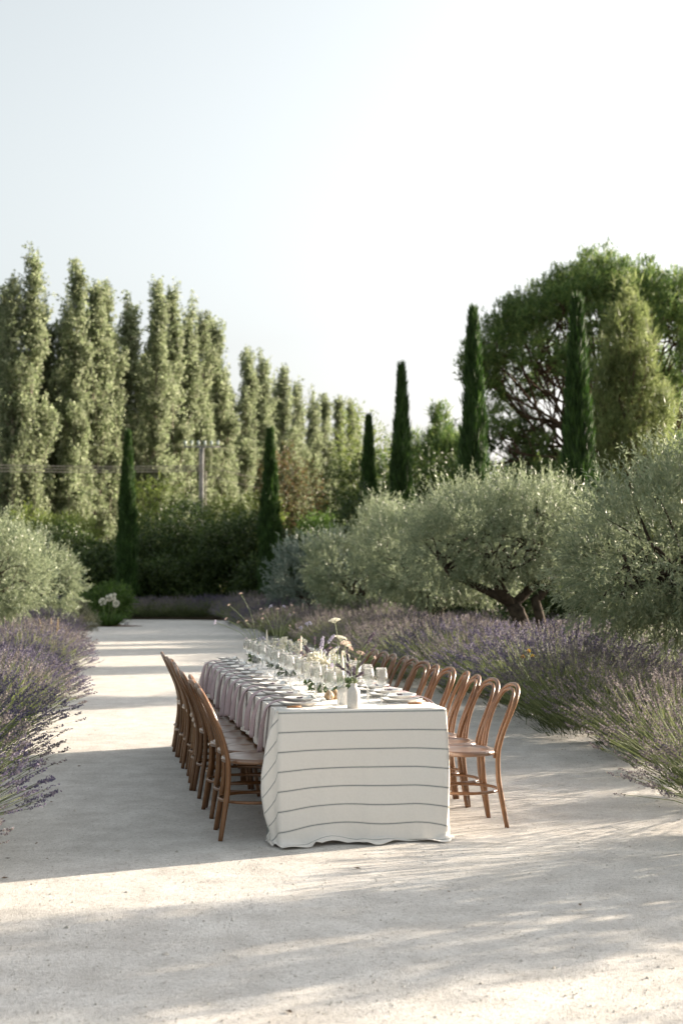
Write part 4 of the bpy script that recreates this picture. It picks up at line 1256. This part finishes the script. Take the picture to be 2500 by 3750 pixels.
for k, (x, y, h, lb) in enumerate([(4.6, 29, 1.9, 'dark bush in the shade behind the twin trunked olive'), (6.2, 27, 1.8, 'dark bush behind the near olive at the picture edge'), (3.2, 35, 1.9, 'dark bush behind the row of olive crowns'), (1.6, 40, 1.9, 'dark bush behind the farthest olive'), (5.6, 36, 2.0, 'dark bush at the foot of the broad cypresses'), (7.8, 33, 2.0, 'dark bush farthest along behind the olive row')]):
    shrub_tree('understory_bush', lb, (x, y, 0), (1.5, 1.2, h), 'hedge', 760 + k, 1500, .10, 'shrub', 'dark bushes behind the olives')
shrub_tree('green_shrub', 'low fresh green shrub at the foot of the slim cypress', (at(222, 50), 50, 0), (1.15, 1.0, 1.45), 'bright', 780, 1500, .09, 'shrub')
shrub_tree('silver_shrub', 'small silver cushion shrub at the corner of the path', (at(188, 41), 41, 0), (.6, .55, .92), 'santolina', 781, 1500, .045, 'shrub', lob_n=6)
shrub_tree('yellow_shrub', 'low yellow green shrub among the lavender by the left olive', (at(110, 36), 36, 0), (.7, .6, .75), 'hedge_light', 782, 900, .07, 'shrub', lob_n=6)

# agapanthus and grasses
def build_agapanthus():
    g = np.random.default_rng(9)
    t = link('agapanthus', None, loc=(at(252, 45), 45, 0)); tag(t, 'clump of strap leaves with tall white flower balls by the path corner', 'agapanthus')
    n = 260
    a = g.random(n) * 6.28
    B = np.stack([np.cos(a) * .3 * g.random(n), np.sin(a) * .3 * g.random(n), np.zeros(n)], -1)
    D = unit(np.stack([np.cos(a) * .8, np.sin(a) * .8, g.uniform(.5, 1.4, n)], -1))
    part('leaves', [blades(B, D, perp(D, g), g.uniform(.35, .6, n), .035)], M['strap'], t)
    for x, z in ((-.2, .78), (.0, .9), (.13, .95), (.22, .72)):
        st = part('stem', [tube([(x * .3, 0, 0), (x * .8, 0, z * .6), (x, 0, z)], .008, 5)], M['stem'], t)
        u = rand_unit(70, g)
        link('blossom', mesh_of('blossom', [blades(u * .06, u, perp(u, g), .07, .05, .7)], M['petal']), st, loc=(x, 0, z))
build_agapanthus()
def build_plume():
    g = np.random.default_rng(10)
    t = link('grass_tuft', None)
    n = 90; a = g.random(n) * 6.28
    D = unit(np.stack([np.cos(a) * .4, np.sin(a) * .4, np.ones(n)], -1))
    part('blades', [slivers(np.zeros((n, 3)), D, perp(D, g), g.uniform(.4, .7, n), .012)], M['lav_stem'], t)
    for k in range(4):
        x, y = g.normal() * .12, g.normal() * .12
        st = np.array([x, y, .72]); m = 160
        q = g.random(m)
        P = st + np.stack([q * x * .3, q * y * .3, q * .26], -1)
        Dp = unit(g.normal(size=(m, 3)) + [0, 0, 1.2])
        part('plume', [slivers(P, Dp, perp(Dp, g), .045 * (1.2 - q), .008), tube([(x * .3, y * .3, 0), (x, y, .74)], .004, 4)], M['straw'], t)
    return t
plume = Maker(build_plume)
tag(plume((at(128, 21.5), 21.5, 0), 0, .92), 'pale grass plumes sticking out of the left lavender', 'grass tuft')
def build_yellow():
    g = np.random.default_rng(12)
    t = link('yellow_flower', None)
    part('stem', [tube([(0, 0, 0), (.02, 0, .4), (.03, .01, .74)], .004, 5), tube([(.02, 0, .4), (-.03, .02, .68)], .003, 5)], M['stem'], t)
    u = rand_unit(40, g)
    for p in ((.03, .01, .75), (-.03, .02, .69), (.07, 0, .70)):
        part('blossom', [blades(u * .004 + p, u, perp(u, g), .02, .013, .6)], M['yellow'], t)
    return t
yf = Maker(build_yellow)
tag(yf((at(1205, 14.6), 14.6, 0), 0), 'small yellow flower between the lavender bushes', 'flower')

# mulch edge and rocks at the path corner
def blob(r, seed, sq=(1, 1, .6)):
    g = np.random.default_rng(seed)
    V, F = lathe([(0, -.5), (.6, -.45), (.95, -.1), (.85, .35), (.45, .75), (0, .85)], 9)
    V = V * (1 + g.normal(size=(len(V), 1)) * .09) * r * np.array(sq)
    return V, F
for k, (px, d, r, lb) in enumerate([(268, 46, .16, 'grey rock at the foot of the white agapanthus'), (292, 47, .10, 'smaller grey rock at the tip of the planting corner'), (185, 41, .14, 'pale rock below the silver cushion shrub')]):
    o = link('rock', mesh_of('rock', [blob(r, 20 + k)], M['rock'], True), loc=(at(px, d), d, r * .25)); tag(o, lb, 'rock')
a = np.arange(20) * 2 * np.pi / 20
Vm = np.concatenate([[[0, 0, .05]], np.stack([1.25 * np.cos(a), .9 * np.sin(a), np.full(20, .003)], -1)])
Fm = np.array([[0, 1 + k, 1 + (k + 1) % 20] for k in range(20)])
o = link('mulch_bed', mesh_of('mulch_bed', [(Vm, Fm)], M['mulch'], True), loc=(at(240, 45.5), 45.5, 0)); o['kind'] = 'structure'

# dead leaves on the gravel
lrng = np.random.default_rng(14)
def dead_leaf():
    return mesh_of('fallen_leaf', [(np.array([[-.03, 0, .004], [0, .014, .010], [.03, 0, .006], [0, -.014, .012], [0, 0, .003]]), np.array([[0, 4, 1], [1, 4, 2], [2, 4, 3], [3, 4, 0]]))], M['deadleaf'])
me_dead = dead_leaf()
for px, py, lb in [(272, 1720, 'dark fallen leaf on the shaded gravel near the left lavender'), (187, 1757, 'small fallen leaf at the left of the shaded gravel'), (67, 1830, 'fallen leaf close to the left lavender edge'), (125, 1838, 'fallen leaf between the left lavender and the chairs'),
                   (820, 1988, 'tiny dark leaf on the gravel in front of the tablecloth'), (1028, 2040, 'pale fallen leaf on the front gravel'), (20, 2010, 'twig like leaf at the left rim of the sunlit gravel'), (665, 2310, 'small dark leaf on the closest gravel'), (1325, 2070, 'small leaf on the right of the closest gravel')]:
    d = 1.48 * F_ / (py - 1331)
    tag(link('fallen_leaf', me_dead, loc=(at(px, d), d, .001), rot=lrng.random() * 6, scale=lrng.uniform(.5, .8)), lb, 'leaf', 'fallen leaves on the gravel')

# ------------------------------------------------------------------ utility pole and cables
def build_pole():
    d = 74.0
    x = at(462, d); h = hgt(1028, d)
    t = link('utility_pole', None, loc=(x, d, 0)); tag(t, 'concrete utility pole with insulators in front of the poplars', 'utility pole')
    for k in (-1, 1):
        part('flange', [box(k * .085, 0, h / 2, .05, .2, h)], M['concrete'], t)
    part('web', [box(0, 0, h / 2, .12, .07, h - .1)], M['concrete'], t)
    part('crossarm', [box(0, 0, h + .05, 1.9, .08, .08)], M['concrete'], t)
    for q in np.linspace(-.85, .85, 6):
        V, F = lathe([(0, 0), (.03, 0), (.03, .06), (.075, .08), (.08, .13), (.05, .16), (.08, .18), (.07, .25), (0, .28)], 10)
        link('insulator', mesh_of('insulator', [(V, F)], M['insulator'], True), t, loc=(q, 0, h + .11))
    part('conduit', [tube([(.24, -.05, 0), (.24, -.05, h - 1.2)], .025, 6)], M['wire'], t)
    return x, d, h
px_, pd_, ph_ = build_pole()
for k, dz in enumerate((0, -.16, -.32)):
    P = []
    for t_ in np.linspace(0, 1, 26):
        xx = px_ + (-30) * t_; yy = pd_ + (-9) * t_ - .12
        P.append((xx, yy, ph_ - .95 + dz * .8 - 1.6 * 4 * t_ * (1 - t_) * .35 + t_ * .9 + dz * .5 * t_))
    tag(link('power_cable', mesh_of('power_cable', [tube(P, .022, 5)], M['wire'])), f"{['top', 'middle', 'lowest'][k]} of the three cables running from the pole to the left", 'cable', 'power cables')
for k in range(2):
    P = [(px_ + 22 * t_, pd_ + 10 * t_ - .1, ph_ - .9 - .5 * k - 2.6 * t_ - 3.0 * 4 * t_ * (1 - t_) * .2) for t_ in np.linspace(0, 1, 16)]
    tag(link('power_cable', mesh_of('power_cable', [tube(P, .015, 5)], M['wire'])), f"{['upper', 'lower'][k]} cable sloping down from the pole into the trees", 'cable', 'power cables')
